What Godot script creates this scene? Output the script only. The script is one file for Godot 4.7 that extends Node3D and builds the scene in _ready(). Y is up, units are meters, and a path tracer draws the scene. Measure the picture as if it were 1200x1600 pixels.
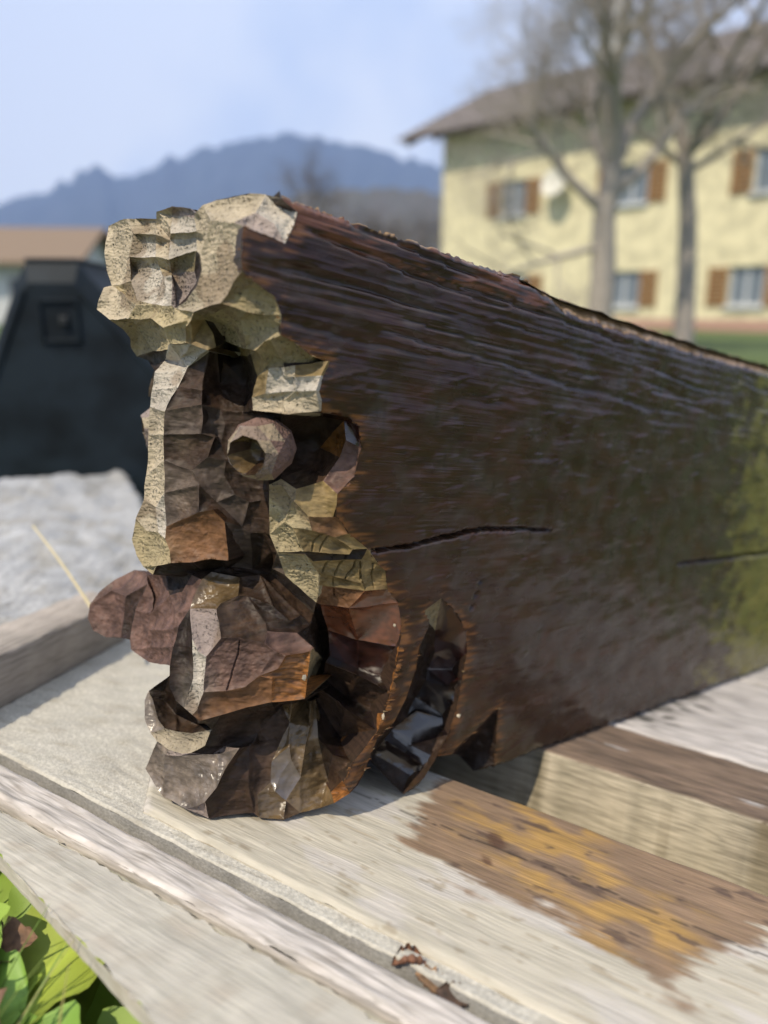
extends Node3D
# A squared, wet, dark timber with a face carved into its end, lying on a stack of
# old boards in a garden; a stone slab, a bin, bare trees, a house and hills behind.
# The stack lies askew on the ground: STACK is its frame (x along the timber, y up
# from the boards, z towards the timber's near side), in metres.
var STACK := Transform3D()
var rng := RandomNumberGenerator.new()
var nz := FastNoiseLite.new()
var nf := FastNoiseLite.new()
var nc := FastNoiseLite.new()
var M := {}
var used := {}

# ---------------------------------------------------------------- helpers
func numbered(called: String) -> String:
	if not used.has(called):
		used[called] = 0
		return called
	used[called] += 1
	return "%s_%03d" % [called, used[called]]

func tag(o, label: String, category: String, group := "", kind := ""):
	o.set_meta("label", label)
	o.set_meta("category", category)
	if group: o.set_meta("group", group)
	if kind: o.set_meta("kind", kind)
	return o

func thing(called: String, label: String, category: String, at := Transform3D(), group := "") -> Node3D:
	var o := Node3D.new()
	o.name = numbered(called)
	add_child(o)
	o.transform = at
	tag(o, label, category, group)
	return o

func mesh_node(called: String, mesh: Mesh, m: Material, parent: Node, at := Transform3D()) -> MeshInstance3D:
	var o := MeshInstance3D.new()
	o.name = numbered(called) if parent == self else called
	o.mesh = mesh
	if m: o.material_override = m
	parent.add_child(o, true)
	o.transform = at
	return o

func commit(st: SurfaceTool, called: String, m: Material, parent: Node, at := Transform3D(), normals := true) -> MeshInstance3D:
	if normals: st.generate_normals()
	return mesh_node(called, st.commit(), m, parent, at)

func begin() -> SurfaceTool:
	var st := SurfaceTool.new()
	st.begin(Mesh.PRIMITIVE_TRIANGLES)
	return st

func tri(st: SurfaceTool, a: Vector3, b: Vector3, c: Vector3):
	st.add_vertex(a); st.add_vertex(b); st.add_vertex(c)

func quad(st: SurfaceTool, a: Vector3, b: Vector3, c: Vector3, d: Vector3):
	tri(st, a, b, c); tri(st, a, c, d)

# a box between two corners, edges cut back by b
func box(st: SurfaceTool, lo: Vector3, hi: Vector3, b := 0.0, at := Transform3D()):
	st.set_smooth_group(-1)
	var c := (lo + hi) / 2.0
	var h := (hi - lo) / 2.0
	for ax in 3:
		for s in [-1.0, 1.0]:
			var u := (ax + 1) % 3
			var v := (ax + 2) % 3
			var p := []
			for k in [[-1, -1], [1, -1], [1, 1], [-1, 1]]:
				var q := Vector3()
				q[ax] = s * h[ax]
				q[u] = k[0] * (h[u] - b)
				q[v] = k[1] * (h[v] - b)
				p.append(at * (c + q))
			if s > 0: quad(st, p[0], p[3], p[2], p[1])
			else: quad(st, p[0], p[1], p[2], p[3])
	if b <= 0.0: return
	for ax in 3:
		var u := (ax + 1) % 3
		var v := (ax + 2) % 3
		for su in [-1.0, 1.0]:
			for sv in [-1.0, 1.0]:
				var p := []
				for k in [[-1, 0], [1, 0], [1, 1], [-1, 1]]:
					var q := Vector3()
					q[ax] = k[0] * (h[ax] - b)
					q[u] = su * (h[u] - (b if k[1] else 0.0))
					q[v] = sv * (h[v] - (0.0 if k[1] else b))
					p.append(at * (c + q))
				if su * sv > 0: quad(st, p[0], p[1], p[2], p[3])
				else: quad(st, p[0], p[3], p[2], p[1])
	for sx in [-1.0, 1.0]:
		for sy in [-1.0, 1.0]:
			for sz in [-1.0, 1.0]:
				var s := Vector3(sx, sy, sz)
				var p := []
				for ax in 3:
					var q := s * (h - Vector3(b, b, b))
					q[ax] = s[ax] * h[ax]
					p.append(at * (c + q))
				if sx * sy * sz > 0: tri(st, p[0], p[2], p[1])
				else: tri(st, p[0], p[1], p[2])

func tube(st: SurfaceTool, a: Vector3, b: Vector3, ra: float, rb: float, n := 6):
	var d := (b - a).normalized()
	var x := d.cross(Vector3(0.3, 0.1, 1)).normalized()
	var y := d.cross(x)
	for k in n:
		var t0 := TAU * k / n
		var t1 := TAU * (k + 1) / n
		var e0 := x * cos(t0) + y * sin(t0)
		var e1 := x * cos(t1) + y * sin(t1)
		quad(st, a + e0 * ra, a + e1 * ra, b + e1 * rb, b + e0 * rb)

func noise_tex(kind: int, freq: float, sd: int, w: int, h: int, outw: int, outh: int, lo: float, hi: float, oct := 4) -> ImageTexture:
	var n := FastNoiseLite.new()
	n.noise_type = kind
	n.seed = sd
	n.frequency = freq
	n.fractal_octaves = oct
	var im := n.get_seamless_image(w, h)
	im.convert(Image.FORMAT_RGB8)
	if outw != w or outh != h: im.resize(outw, outh, Image.INTERPOLATE_CUBIC)
	im.adjust_bcs(1, 1, 1)
	var data := im.get_data()
	for i in data.size():
		data[i] = int(clampf(lo + (hi - lo) * data[i] / 255.0, 0, 1) * 255)
	im = Image.create_from_data(outw, outh, false, Image.FORMAT_RGB8, data)
	im.generate_mipmaps()
	return ImageTexture.create_from_image(im)

# grain running along the texture's first axis, with a few dark veins
func grain_tex(sd: int, lo: float, rings: float) -> ImageTexture:
	var w := 512
	var h := 512
	var n := FastNoiseLite.new()
	n.seed = sd
	n.frequency = 0.02
	n.fractal_octaves = 4
	var a := n.get_seamless_image(80, 512)
	a.resize(w, h, Image.INTERPOLATE_CUBIC)
	n.seed = sd + 7
	n.frequency = 0.09
	var b := n.get_seamless_image(150, 512)
	b.resize(w, h, Image.INTERPOLATE_CUBIC)
	n.seed = sd + 9
	n.frequency = 0.01
	var c := n.get_seamless_image(512, 512)
	a.convert(Image.FORMAT_L8); b.convert(Image.FORMAT_L8); c.convert(Image.FORMAT_L8)
	var da := a.get_data()
	var db := b.get_data()
	var dc := c.get_data()
	var out := PackedByteArray()
	out.resize(w * h * 3)
	for i in w * h:
		var va := da[i] / 255.0
		var vb := db[i] / 255.0
		var vc := dc[i] / 255.0
		var ring := 0.5 + 0.5 * sin((va * 0.5 + vc * 0.25 + float(i / w) / h * rings) * TAU * 3.0)
		var v := 1.0 - (1.0 - lo) * clampf(0.45 * pow(ring, 3.0) + 0.75 * pow(vb, 1.6), 0, 1)
		out[i * 3] = int(clampf(v, 0, 1) * 255)
		out[i * 3 + 1] = int(clampf(v * (0.985), 0, 1) * 255)
		out[i * 3 + 2] = int(clampf(v * (0.95 + 0.05 * v), 0, 1) * 255)
	var im := Image.create_from_data(w, h, false, Image.FORMAT_RGB8, out)
	im.generate_mipmaps()
	return ImageTexture.create_from_image(im)

# end grain: rows of little pits along faint rings
func pit_image(sd: int, strength: float) -> Image:
	var s := 512
	var n := FastNoiseLite.new()
	n.seed = sd
	n.frequency = 0.02
	var im := n.get_seamless_image(s, s)
	im.convert(Image.FORMAT_L8)
	var d := im.get_data()
	n.frequency = 0.12
	n.seed = sd + 3
	var im2 := n.get_seamless_image(s, s)
	im2.convert(Image.FORMAT_L8)
	var d2 := im2.get_data()
	var v := PackedFloat32Array()
	v.resize(s * s)
	for i in s * s:
		var wave := (float(i / s) / s * 52.0 + 0.5 * sin(float(i % s) / s * TAU * 2.0) + 1.6 * (d[i] / 255.0)) * TAU
		v[i] = 0.8 + 0.18 * (d[i] / 255.0 - 0.5) + 0.3 * (d2[i] / 255.0 - 0.5) - 0.16 * pow(0.5 + 0.5 * sin(wave), 4.0)
	var r := RandomNumberGenerator.new()
	r.seed = sd
	for row in 52:
		var x := 0.0
		while x < s:
			x += r.randf_range(5, 17)
			if r.randf() < 0.22: continue
			var cx := x + r.randf_range(-2, 2)
			var cy := row * s / 52.0 + 5.0 * sin(x / s * TAU * 2.0 + row) + r.randf_range(-2, 2)
			var rad := r.randf_range(1.2, 3.3)
			var dep := strength * r.randf_range(0.4, 1.0)
			for py in range(int(cy - rad - 2), int(cy + rad + 3)):
				for qx in range(int(cx - rad - 1), int(cx + rad + 2)):
					var q := Vector2((qx - cx) * 1.25, (py - cy) * 0.8).length() / rad
					if q < 1.3:
						var i := posmod(py, s) * s + posmod(qx, s)
						v[i] -= dep * clampf(1.3 - q, 0, 1)
	var out := PackedByteArray()
	out.resize(s * s)
	for i in s * s: out[i] = int(clampf(v[i], 0, 1) * 255)
	return Image.create_from_data(s, s, false, Image.FORMAT_L8, out)

func normal_of(im: Image, k: float) -> ImageTexture:
	var c := im.duplicate()
	c.convert(Image.FORMAT_RGBA8)
	c.bump_map_to_normal_map(k)
	c.generate_mipmaps()
	return ImageTexture.create_from_image(c)

func tex_of(im: Image, lo: float) -> ImageTexture:
	var d := im.get_data()
	for i in d.size(): d[i] = int((lo + (1.0 - lo) * d[i] / 255.0) * 255)
	var c := Image.create_from_data(im.get_width(), im.get_height(), false, Image.FORMAT_L8, d)
	c.convert(Image.FORMAT_RGB8)
	c.generate_mipmaps()
	return ImageTexture.create_from_image(c)

func mat(lin: Color, rough := 0.8, metal := 0.0) -> StandardMaterial3D:
	var m := StandardMaterial3D.new()
	m.albedo_color = lin.linear_to_srgb()
	m.roughness = rough
	m.metallic = metal
	return m

func painted(rough: float, tex: Texture2D = null, scale := 1.0, triplanar := true) -> StandardMaterial3D:
	var m := StandardMaterial3D.new()
	m.vertex_color_use_as_albedo = true
	m.roughness = rough
	if tex: m.albedo_texture = tex
	m.uv1_triplanar = triplanar
	m.uv1_scale = Vector3(scale, scale, scale)
	return m

func lens_and_light():
	var cam := Camera3D.new()
	cam.name = "camera"
	add_child(cam)
	cam.position = Vector3(0, 0.62, 0)
	cam.rotation_degrees = Vector3(-15.5, 0, 0)
	cam.fov = 69.42
	cam.far = 12000.0
	cam.near = 0.02
	cam.current = true
	var at := CameraAttributesPhysical.new()
	at.frustum_focal_length = 26.0
	at.frustum_focus_distance = 0.57
	at.exposure_aperture = 2.6
	cam.attributes = at
	cam.fov = 69.42
	var env := Environment.new()
	env.tonemap_mode = Environment.TONE_MAPPER_LINEAR
	env.tonemap_exposure = 1.32
	env.background_mode = Environment.BG_SKY
	env.sdfgi_enabled = true
	env.ssao_enabled = true
	env.ssil_enabled = true
	var sk := PanoramaSkyMaterial.new()
	sk.panorama = sky_image()
	sk.energy_multiplier = 1.3
	env.sky = Sky.new()
	env.sky.sky_material = sk
	env.fog_enabled = true
	env.fog_density = 0.0004
	env.fog_light_color = Color(0.62, 0.75, 1.0)
	var we := WorldEnvironment.new()
	we.name = "world"
	we.environment = env
	add_child(we)
	var sun := DirectionalLight3D.new()
	sun.name = "sun"
	add_child(sun)
	var towards := STACK.basis * Vector3(-0.70, 0.66, 0.10).normalized()
	sun.look_at_from_position(towards * 10.0, Vector3.ZERO)
	sun.light_color = Color(1.0, 0.945, 0.85)
	sun.light_energy = 1.6
	sun.light_angular_distance = 0.53
	sun.shadow_enabled = true

# blue-white autumn sky under thin, torn cloud
func sky_image() -> ImageTexture:
	var w := 1024
	var h := 512
	var n := FastNoiseLite.new()
	n.seed = 5
	n.frequency = 0.011
	n.fractal_octaves = 5
	var c := n.get_seamless_image(w, h)
	c.convert(Image.FORMAT_L8)
	var d := c.get_data()
	var out := PackedByteArray()
	out.resize(w * h * 3)
	for y in h:
		var up := 1.0 - 2.0 * y / float(h)          # 1 straight up, 0 the horizon
		var base := Vector3(0.64, 0.72, 0.87).lerp(Vector3(0.46, 0.57, 0.78), clampf(up * 1.1, 0, 1))
		for x in w:
			var i := y * w + x
			var k := smoothstep(0.18, 0.58, d[i] / 255.0)
			var col := base.lerp(Vector3(0.83, 0.865, 0.92), k * 0.92)
			if up < 0: col = Vector3(0.3, 0.3, 0.26)
			var s := Color(col.x, col.y, col.z).linear_to_srgb()
			out[i * 3] = int(s.r * 255)
			out[i * 3 + 1] = int(s.g * 255)
			out[i * 3 + 2] = int(s.b * 255)
	var im := Image.create_from_data(w, h, false, Image.FORMAT_RGB8, out)
	return ImageTexture.create_from_image(im)

func make_materials():
	var pits := pit_image(11, 0.8)
	var pit_n := normal_of(pits, 8.0)
	var soft := noise_tex(FastNoiseLite.TYPE_SIMPLEX_SMOOTH, 0.012, 3, 512, 512, 512, 512, 0.55, 1.1, 5)
	# pale, dry end grain
	var m := painted(0.82, tex_of(pits, 0.76), 5.2)
	m.normal_enabled = true
	m.normal_texture = pit_n
	m.normal_scale = 1.0
	M.dry = m
	# wet heartwood: dark, with a film of water
	m = painted(0.3, soft, 6.0)
	var wetn := FastNoiseLite.new()
	wetn.seed = 21
	wetn.frequency = 0.045
	wetn.fractal_octaves = 4
	var wi := wetn.get_seamless_image(160, 512)
	wi.resize(512, 512, Image.INTERPOLATE_CUBIC)
	wi.convert(Image.FORMAT_L8)
	m.normal_enabled = true
	m.normal_texture = normal_of(wi, 4.0)
	m.roughness_texture = noise_tex(FastNoiseLite.TYPE_SIMPLEX_SMOOTH, 0.03, 31, 256, 256, 256, 256, 0.42, 1.0, 3)
	m.roughness_texture_channel = BaseMaterial3D.TEXTURE_CHANNEL_RED
	m.roughness = 0.45
	M.wet = m
	m = m.duplicate()
	m.roughness = 0.26
	m.metallic_specular = 0.85
	m.roughness_texture = null
	m.normal_scale = 0.1
	M.gloss = m
	m = M.wet.duplicate()
	m.normal_scale = 0.8
	m.roughness = 0.85
	m.uv1_scale = Vector3(8, 8, 8)
	m.metallic_specular = 0.35
	M.damp = m
	# torn, splintered fibres
	var g1 := grain_tex(41, 0.35, 9.0)
	m = painted(0.55, g1, 8.0)
	M.splinter = m
	# the timber's long side: fibres along x
	m = painted(0.4, null, 1.0, false)
	var fib := FastNoiseLite.new()
	fib.seed = 61
	fib.frequency = 0.11
	fib.fractal_octaves = 4
	var fi := fib.get_seamless_image(36, 512)
	fi.resize(512, 512, Image.INTERPOLATE_CUBIC)
	fi.convert(Image.FORMAT_L8)
	m.normal_enabled = true
	m.normal_texture = normal_of(fi, 0.9)
	m.normal_scale = 0.5
	m.roughness_texture = noise_tex(FastNoiseLite.TYPE_SIMPLEX_SMOOTH, 0.012, 71, 512, 512, 512, 512, 0.35, 1.0, 4)
	m.roughness_texture_channel = BaseMaterial3D.TEXTURE_CHANNEL_RED
	m.roughness = 0.36
	m.metallic_specular = 0.42
	M.side = m
	# weathered boards
	for k in 3:
		m = painted(0.85, null, 1.0, false)
		m.albedo_texture = grain_tex(81 + k * 13, [0.78, 0.88, 0.7][k], [3.0, 2.0, 5.0][k])
		fib.seed = 90 + k
		fi = fib.get_seamless_image(90, 512)
		fi.resize(512, 512, Image.INTERPOLATE_CUBIC)
		fi.convert(Image.FORMAT_L8)
		m.normal_enabled = true
		m.normal_texture = normal_of(fi, 1.1)
		M["board%d" % k] = m
	m = painted(0.92, noise_tex(FastNoiseLite.TYPE_CELLULAR, 0.06, 7, 512, 512, 512, 512, 0.8, 1.05, 3), 3.0)
	var ci := FastNoiseLite.new()
	ci.seed = 8
	ci.frequency = 0.08
	var cim := ci.get_seamless_image(512, 512)
	cim.convert(Image.FORMAT_L8)
	m.normal_enabled = true
	m.normal_texture = normal_of(cim, 2.0)
	M.stone = m
	m = m.duplicate()
	m.uv1_scale = Vector3(9, 9, 9)
	M.concrete = m
	M.leaf = painted(0.55, null)
	M.leaf.backlight_enabled = true
	M.leaf.backlight = Color(0.25, 0.35, 0.05)
	M.leaf.cull_mode = BaseMaterial3D.CULL_DISABLED
	M.deadleaf = painted(0.75, soft, 20.0)
	M.deadleaf.cull_mode = BaseMaterial3D.CULL_DISABLED

# ---------------------------------------------------------------- the carved timber
# corners of the carved facets, in millimetres in the timber's own frame
const POINTS: Array[Vector3] = [
	Vector3(-13.0, 461.0, -225.3), Vector3(-15.0, 461.0, -185.0), Vector3(-13.0, 460.5, -172.5), Vector3(-10.0, 456.5, -139.4), Vector3(-14.0, 460.1, -131.4), Vector3(-15.0, 459.4, -103.0),
	Vector3(-12.0, 457.0, -81.4), Vector3(-13.0, 452.6, -71.3), Vector3(-16.0, 437.8, -222.0), Vector3(-14.0, 422.5, -220.4), Vector3(-10.0, 412.2, -217.9), Vector3(-20.0, 408.3, -210.9),
	Vector3(-24.0, 396.6, -206.7), Vector3(-24.0, 389.5, -209.7), Vector3(-20.0, 381.6, -191.6), Vector3(-15.0, 447.6, -169.3), Vector3(-14.0, 443.9, -129.7), Vector3(-15.0, 430.4, -172.5),
	Vector3(-14.0, 427.6, -128.1), Vector3(-14.0, 411.8, -169.3), Vector3(-14.0, 396.5, -154.8), Vector3(-14.0, 392.7, -127.8), Vector3(-16.0, 390.4, -97.5), Vector3(-15.0, 411.9, -109.4),
	Vector3(-9.0, 458.8, -182.8), Vector3(-8.0, 453.2, -143.2), Vector3(-9.0, 444.6, -184.1), Vector3(-9.0, 440.0, -140.0), Vector3(-7.0, 423.9, -180.4), Vector3(-7.0, 421.8, -136.8),
	Vector3(-15.0, 441.3, -103.1), Vector3(-13.0, 440.1, -69.2), Vector3(-15.0, 423.6, -103.1), Vector3(-12.0, 425.9, -90.6), Vector3(-11.0, 427.8, -69.1), Vector3(-15.0, 411.1, -97.0),
	Vector3(-16.0, 390.6, -92.5), Vector3(-9.0, 456.3, -115.9), Vector3(-8.0, 451.3, -82.5), Vector3(-9.0, 439.6, -116.2), Vector3(-8.0, 437.5, -78.3), Vector3(-6.0, 416.0, -116.4),
	Vector3(-4.0, 416.2, -85.3), Vector3(-6.0, 408.1, -75.3), Vector3(-8.0, 397.3, -86.9), Vector3(-14.0, 388.7, -90.2), Vector3(-14.0, 424.0, -57.3), Vector3(-14.0, 413.3, -53.7),
	Vector3(-14.0, 402.6, -58.2), Vector3(-14.0, 393.4, -72.5), Vector3(-10.0, 457.9, -66.9), Vector3(-7.0, 460.5, -55.2), Vector3(-2.0, 462.4, -41.5), Vector3(4.0, 464.3, -31.5),
	Vector3(10.0, 464.2, -21.6), Vector3(8.8, 457.7, 0.0), Vector3(20.6, 453.4, -0.0), Vector3(19.2, 444.3, 0.0), Vector3(14.6, 432.1, 0.0), Vector3(7.3, 442.6, -4.0),
	Vector3(0.0, 448.7, -14.6), Vector3(-14.0, 438.6, -16.1), Vector3(-15.0, 443.5, -44.7), Vector3(-16.8, 435.0, 0.0), Vector3(-5.2, 433.6, 0.0), Vector3(-17.2, 429.2, 0.0),
	Vector3(-17.3, 417.0, -0.0), Vector3(-14.6, 408.3, 0.0), Vector3(-14.0, 402.5, -10.8), Vector3(-15.0, 395.0, -15.8), Vector3(-15.0, 389.7, -23.1), Vector3(-16.0, 386.9, -43.8),
	Vector3(-17.0, 384.6, -55.8), Vector3(-4.3, 403.0, 0.0), Vector3(9.6, 397.8, 0.0), Vector3(15.3, 387.1, 0.0), Vector3(8.7, 386.0, -4.0), Vector3(-4.7, 385.8, -8.0),
	Vector3(-16.0, 404.2, -182.0), Vector3(-17.0, 391.9, -150.6), Vector3(-18.0, 382.3, -161.1), Vector3(-14.0, 381.8, -148.8), Vector3(-16.0, 381.9, -123.8), Vector3(-16.0, 375.1, -102.2),
	Vector3(-14.0, 379.7, -64.5), Vector3(-12.0, 375.4, -77.3), Vector3(-8.0, 365.4, -81.6), Vector3(-8.0, 364.4, -106.8), Vector3(-19.0, 377.3, -76.1), Vector3(-8.0, 375.9, -194.1),
	Vector3(0.0, 370.4, -198.0), Vector3(6.0, 363.3, -208.4), Vector3(10.0, 356.4, -203.5), Vector3(14.0, 354.0, -189.1), Vector3(14.0, 347.3, -179.3), Vector3(0.0, 379.2, -186.7),
	Vector3(-6.0, 374.6, -131.1), Vector3(8.0, 360.8, -168.4), Vector3(0.0, 361.6, -126.2), Vector3(14.0, 355.1, -159.1), Vector3(6.0, 382.3, -70.1), Vector3(0.0, 383.1, -71.2),
	Vector3(4.0, 373.4, -64.9), Vector3(8.0, 364.6, -66.1), Vector3(2.0, 361.5, -66.7), Vector3(-6.0, 364.8, -77.6), Vector3(8.0, 383.3, -36.8), Vector3(12.0, 374.1, -36.0),
	Vector3(22.0, 365.9, -49.5), Vector3(22.0, 371.2, -78.2), Vector3(11.1, 384.1, -6.0), Vector3(15.9, 381.9, 0.0), Vector3(17.2, 374.3, 0.0), Vector3(11.8, 369.8, -10.0),
	Vector3(11.0, 363.7, -18.0), Vector3(30.0, 367.8, -71.1), Vector3(40.0, 362.0, -84.1), Vector3(44.0, 368.0, -112.2), Vector3(14.1, 370.5, -6.0), Vector3(31.1, 358.0, -14.0),
	Vector3(25.8, 356.7, -24.0), Vector3(26.0, 372.7, 0.0), Vector3(43.8, 364.7, 0.0), Vector3(48.7, 360.9, -6.0), Vector3(28.0, 347.6, -40.0), Vector3(20.7, 362.3, -40.0),
	Vector3(25.4, 353.6, -22.0), Vector3(37.1, 357.2, -8.0), Vector3(56.3, 362.6, 2.0), Vector3(50.8, 352.3, 3.0), Vector3(36.1, 349.4, -6.0), Vector3(47.0, 341.5, 4.0),
	Vector3(37.9, 340.0, -7.0), Vector3(26.7, 336.5, -26.0), Vector3(24.9, 332.0, -40.0), Vector3(53.5, 328.0, 2.0), Vector3(36.0, 323.8, -10.0), Vector3(25.6, 323.6, -38.0),
	Vector3(31.6, 349.1, -11.0), Vector3(29.7, 354.9, -10.0), Vector3(35.8, 331.6, -19.0), Vector3(48.7, 334.8, 5.0), Vector3(-4.5, 343.7, -137.0), Vector3(-4.6, 329.3, -139.0),
	Vector3(-3.8, 316.4, -141.0), Vector3(-3.2, 294.2, -142.0), Vector3(-2.1, 263.6, -143.0), Vector3(-1.3, 242.4, -146.0), Vector3(-3.9, 225.7, -152.0), Vector3(-5.0, 207.9, -154.0),
	Vector3(-2.6, 195.3, -150.0), Vector3(0.4, 187.4, -142.0), Vector3(4.0, 183.6, -130.0), Vector3(6.4, 355.8, -118.0), Vector3(6.7, 349.4, -106.0), Vector3(11.9, 361.8, -84.0),
	Vector3(1.7, 333.9, -108.0), Vector3(-2.8, 326.3, -108.0), Vector3(-6.6, 315.3, -109.0), Vector3(-5.7, 297.0, -110.0), Vector3(-3.6, 277.7, -110.0), Vector3(-1.2, 253.1, -110.0),
	Vector3(-0.5, 227.9, -106.0), Vector3(-0.3, 217.9, -106.0), Vector3(2.2, 209.6, -102.0), Vector3(3.0, 199.9, -100.0), Vector3(-0.1, 194.2, -117.0), Vector3(-1.5, 239.9, -124.0),
	Vector3(0.7, 219.8, -122.0), Vector3(-0.5, 217.4, -140.0), Vector3(13.3, 203.6, -86.0), Vector3(22.6, 208.3, -74.0), Vector3(31.7, 208.6, -64.0), Vector3(44.8, 197.5, -92.0),
	Vector3(34.9, 190.0, -104.0), Vector3(18.5, 189.6, -110.0), Vector3(8.7, 333.5, -84.0), Vector3(8.6, 323.3, -82.0), Vector3(9.3, 315.0, -80.0), Vector3(10.5, 301.7, -82.0),
	Vector3(19.5, 300.3, -78.0), Vector3(16.2, 284.6, -80.0), Vector3(9.3, 273.4, -90.0), Vector3(11.7, 264.2, -80.0), Vector3(12.5, 243.3, -80.0), Vector3(6.6, 235.5, -94.0),
	Vector3(27.3, 238.0, -68.0), Vector3(30.5, 221.1, -66.0), Vector3(19.1, 246.2, -72.0), Vector3(20.0, 365.3, -86.0), Vector3(36.7, 353.1, -94.0), Vector3(47.1, 342.4, -86.0),
	Vector3(36.8, 320.5, -70.0), Vector3(25.8, 320.9, -84.0), Vector3(28.3, 310.9, -80.0), Vector3(25.9, 296.2, -80.0), Vector3(28.0, 283.4, -74.0), Vector3(28.6, 272.5, -76.0),
	Vector3(35.9, 258.3, -70.0), Vector3(25.2, 251.0, -78.0), Vector3(44.5, 233.5, -70.0), Vector3(45.6, 253.5, -64.0), Vector3(53.0, 256.0, -58.0), Vector3(50.5, 229.6, -66.0),
	Vector3(59.9, 230.5, -60.0), Vector3(66.2, 215.5, -58.0), Vector3(68.2, 194.5, -86.0), Vector3(51.9, 196.6, -92.0), Vector3(38.1, 299.5, -64.0), Vector3(52.6, 274.5, -56.0),
	Vector3(31.8, 340.2, -98.0), Vector3(41.5, 323.2, -26.0), Vector3(84.5, 323.9, -34.0), Vector3(88.6, 323.4, -14.0), Vector3(89.7, 309.6, -10.0), Vector3(88.6, 295.7, -14.0),
	Vector3(75.3, 278.0, -14.0), Vector3(58.5, 270.0, -24.0), Vector3(51.1, 276.0, -34.0), Vector3(83.3, 302.9, -58.0), Vector3(95.1, 299.6, -48.0), Vector3(84.6, 284.0, -48.0),
	Vector3(68.7, 296.6, -62.0), Vector3(81.7, 326.2, 0.0), Vector3(91.6, 320.0, 0.0), Vector3(96.9, 304.9, -0.0), Vector3(93.1, 283.3, 0.0), Vector3(78.6, 270.2, 0.0),
	Vector3(52.8, 261.8, -16.0), Vector3(79.1, 261.7, 0.0), Vector3(80.4, 252.9, -4.0), Vector3(62.5, 252.1, -12.0), Vector3(55.6, 327.6, 0.0), Vector3(44.2, 271.0, -38.0),
	Vector3(50.0, 271.8, -30.0), Vector3(52.6, 262.2, -19.0), Vector3(67.8, 242.0, -12.0), Vector3(56.2, 242.2, -20.0), Vector3(53.7, 245.4, -26.0), Vector3(53.3, 238.2, -36.0),
	Vector3(53.4, 232.8, -44.0), Vector3(67.3, 224.0, -18.0), Vector3(57.2, 220.1, -38.0), Vector3(69.4, 221.5, -18.0), Vector3(84.8, 205.4, -20.0), Vector3(89.3, 188.4, -24.0),
	Vector3(90.8, 180.5, -28.0), Vector3(70.5, 200.0, -44.0), Vector3(67.1, 202.1, -58.0), Vector3(105.7, 164.2, -48.0), Vector3(81.2, 192.4, -80.0), Vector3(72.6, 240.8, -8.0),
	Vector3(85.2, 237.5, -6.0), Vector3(100.6, 228.1, -2.0), Vector3(99.0, 223.7, -4.0), Vector3(93.4, 240.9, 0.0), Vector3(113.5, 228.5, -0.0), Vector3(111.7, 219.7, -4.0),
	Vector3(117.6, 199.5, -6.0), Vector3(90.7, 204.5, -22.0), Vector3(123.5, 218.5, 0.0), Vector3(134.9, 209.7, 0.0), Vector3(140.0, 194.2, -0.0), Vector3(121.1, 193.1, -6.0),
	Vector3(94.8, 193.6, -28.0), Vector3(78.7, 215.2, -20.0), Vector3(82.6, 253.1, 0.0), Vector3(101.8, 175.3, -36.0), Vector3(116.1, 176.6, -17.0), Vector3(153.2, 182.1, 0.0),
	Vector3(159.6, 163.7, 0.0), Vector3(122.9, 148.1, -48.0), Vector3(139.8, 143.9, -28.0), Vector3(164.5, 142.7, -4.0), Vector3(130.5, 124.1, -52.0), Vector3(155.9, 112.3, -42.0),
	Vector3(169.1, 109.9, -13.0), Vector3(117.4, 123.2, -40.0), Vector3(134.4, 117.4, -17.0), Vector3(157.1, 105.3, -3.0), Vector3(128.7, 103.3, -57.0), Vector3(150.6, 84.6, -44.0),
	Vector3(163.0, 82.5, -13.0), Vector3(111.3, 104.6, -42.0), Vector3(125.2, 91.1, -18.0), Vector3(148.4, 73.0, -3.0), Vector3(121.0, 87.3, -54.0), Vector3(140.8, 54.3, -40.0),
	Vector3(144.5, 56.0, -12.0), Vector3(113.4, 61.6, -34.0), Vector3(113.6, 54.5, -14.0), Vector3(124.5, 51.8, -3.0), Vector3(120.5, 37.4, -34.0), Vector3(122.3, 24.8, -28.0),
	Vector3(119.9, 34.5, -6.0), Vector3(115.9, 21.8, -14.0), Vector3(184.2, 140.3, 0.0), Vector3(183.5, 121.8, 0.0), Vector3(176.1, 97.5, 0.0), Vector3(164.5, 77.0, 0.0),
	Vector3(147.9, 68.2, 0.0), Vector3(142.4, 52.7, -0.0), Vector3(137.2, 40.6, 0.0), Vector3(131.1, 30.4, -0.0), Vector3(123.6, 25.8, 0.0), Vector3(111.8, 18.9, -4.0),
	Vector3(161.1, 149.9, 0.0), Vector3(157.9, 115.1, 0.0), Vector3(155.8, 105.5, 0.0), Vector3(151.9, 88.5, 0.0), Vector3(147.1, 73.4, 0.0), Vector3(134.8, 62.2, -0.0),
	Vector3(123.3, 52.3, -0.0), Vector3(116.1, 37.2, 0.0), Vector3(204.3, 182.1, 0.0), Vector3(220.8, 171.5, 0.0), Vector3(241.9, 148.9, 0.0), Vector3(247.7, 127.2, 0.0),
	Vector3(245.3, 103.3, -0.0), Vector3(243.7, 79.2, 0.0), Vector3(235.9, 51.4, 0.0), Vector3(224.0, 33.3, -0.0), Vector3(210.5, 16.5, -0.0), Vector3(193.3, 2.0, -6.0),
	Vector3(172.7, 27.6, -30.0), Vector3(194.0, 160.0, 0.0), Vector3(214.6, 148.4, -12.0), Vector3(236.5, 119.1, -30.0), Vector3(237.0, 101.5, -36.0), Vector3(256.1, 106.7, -12.0),
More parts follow.
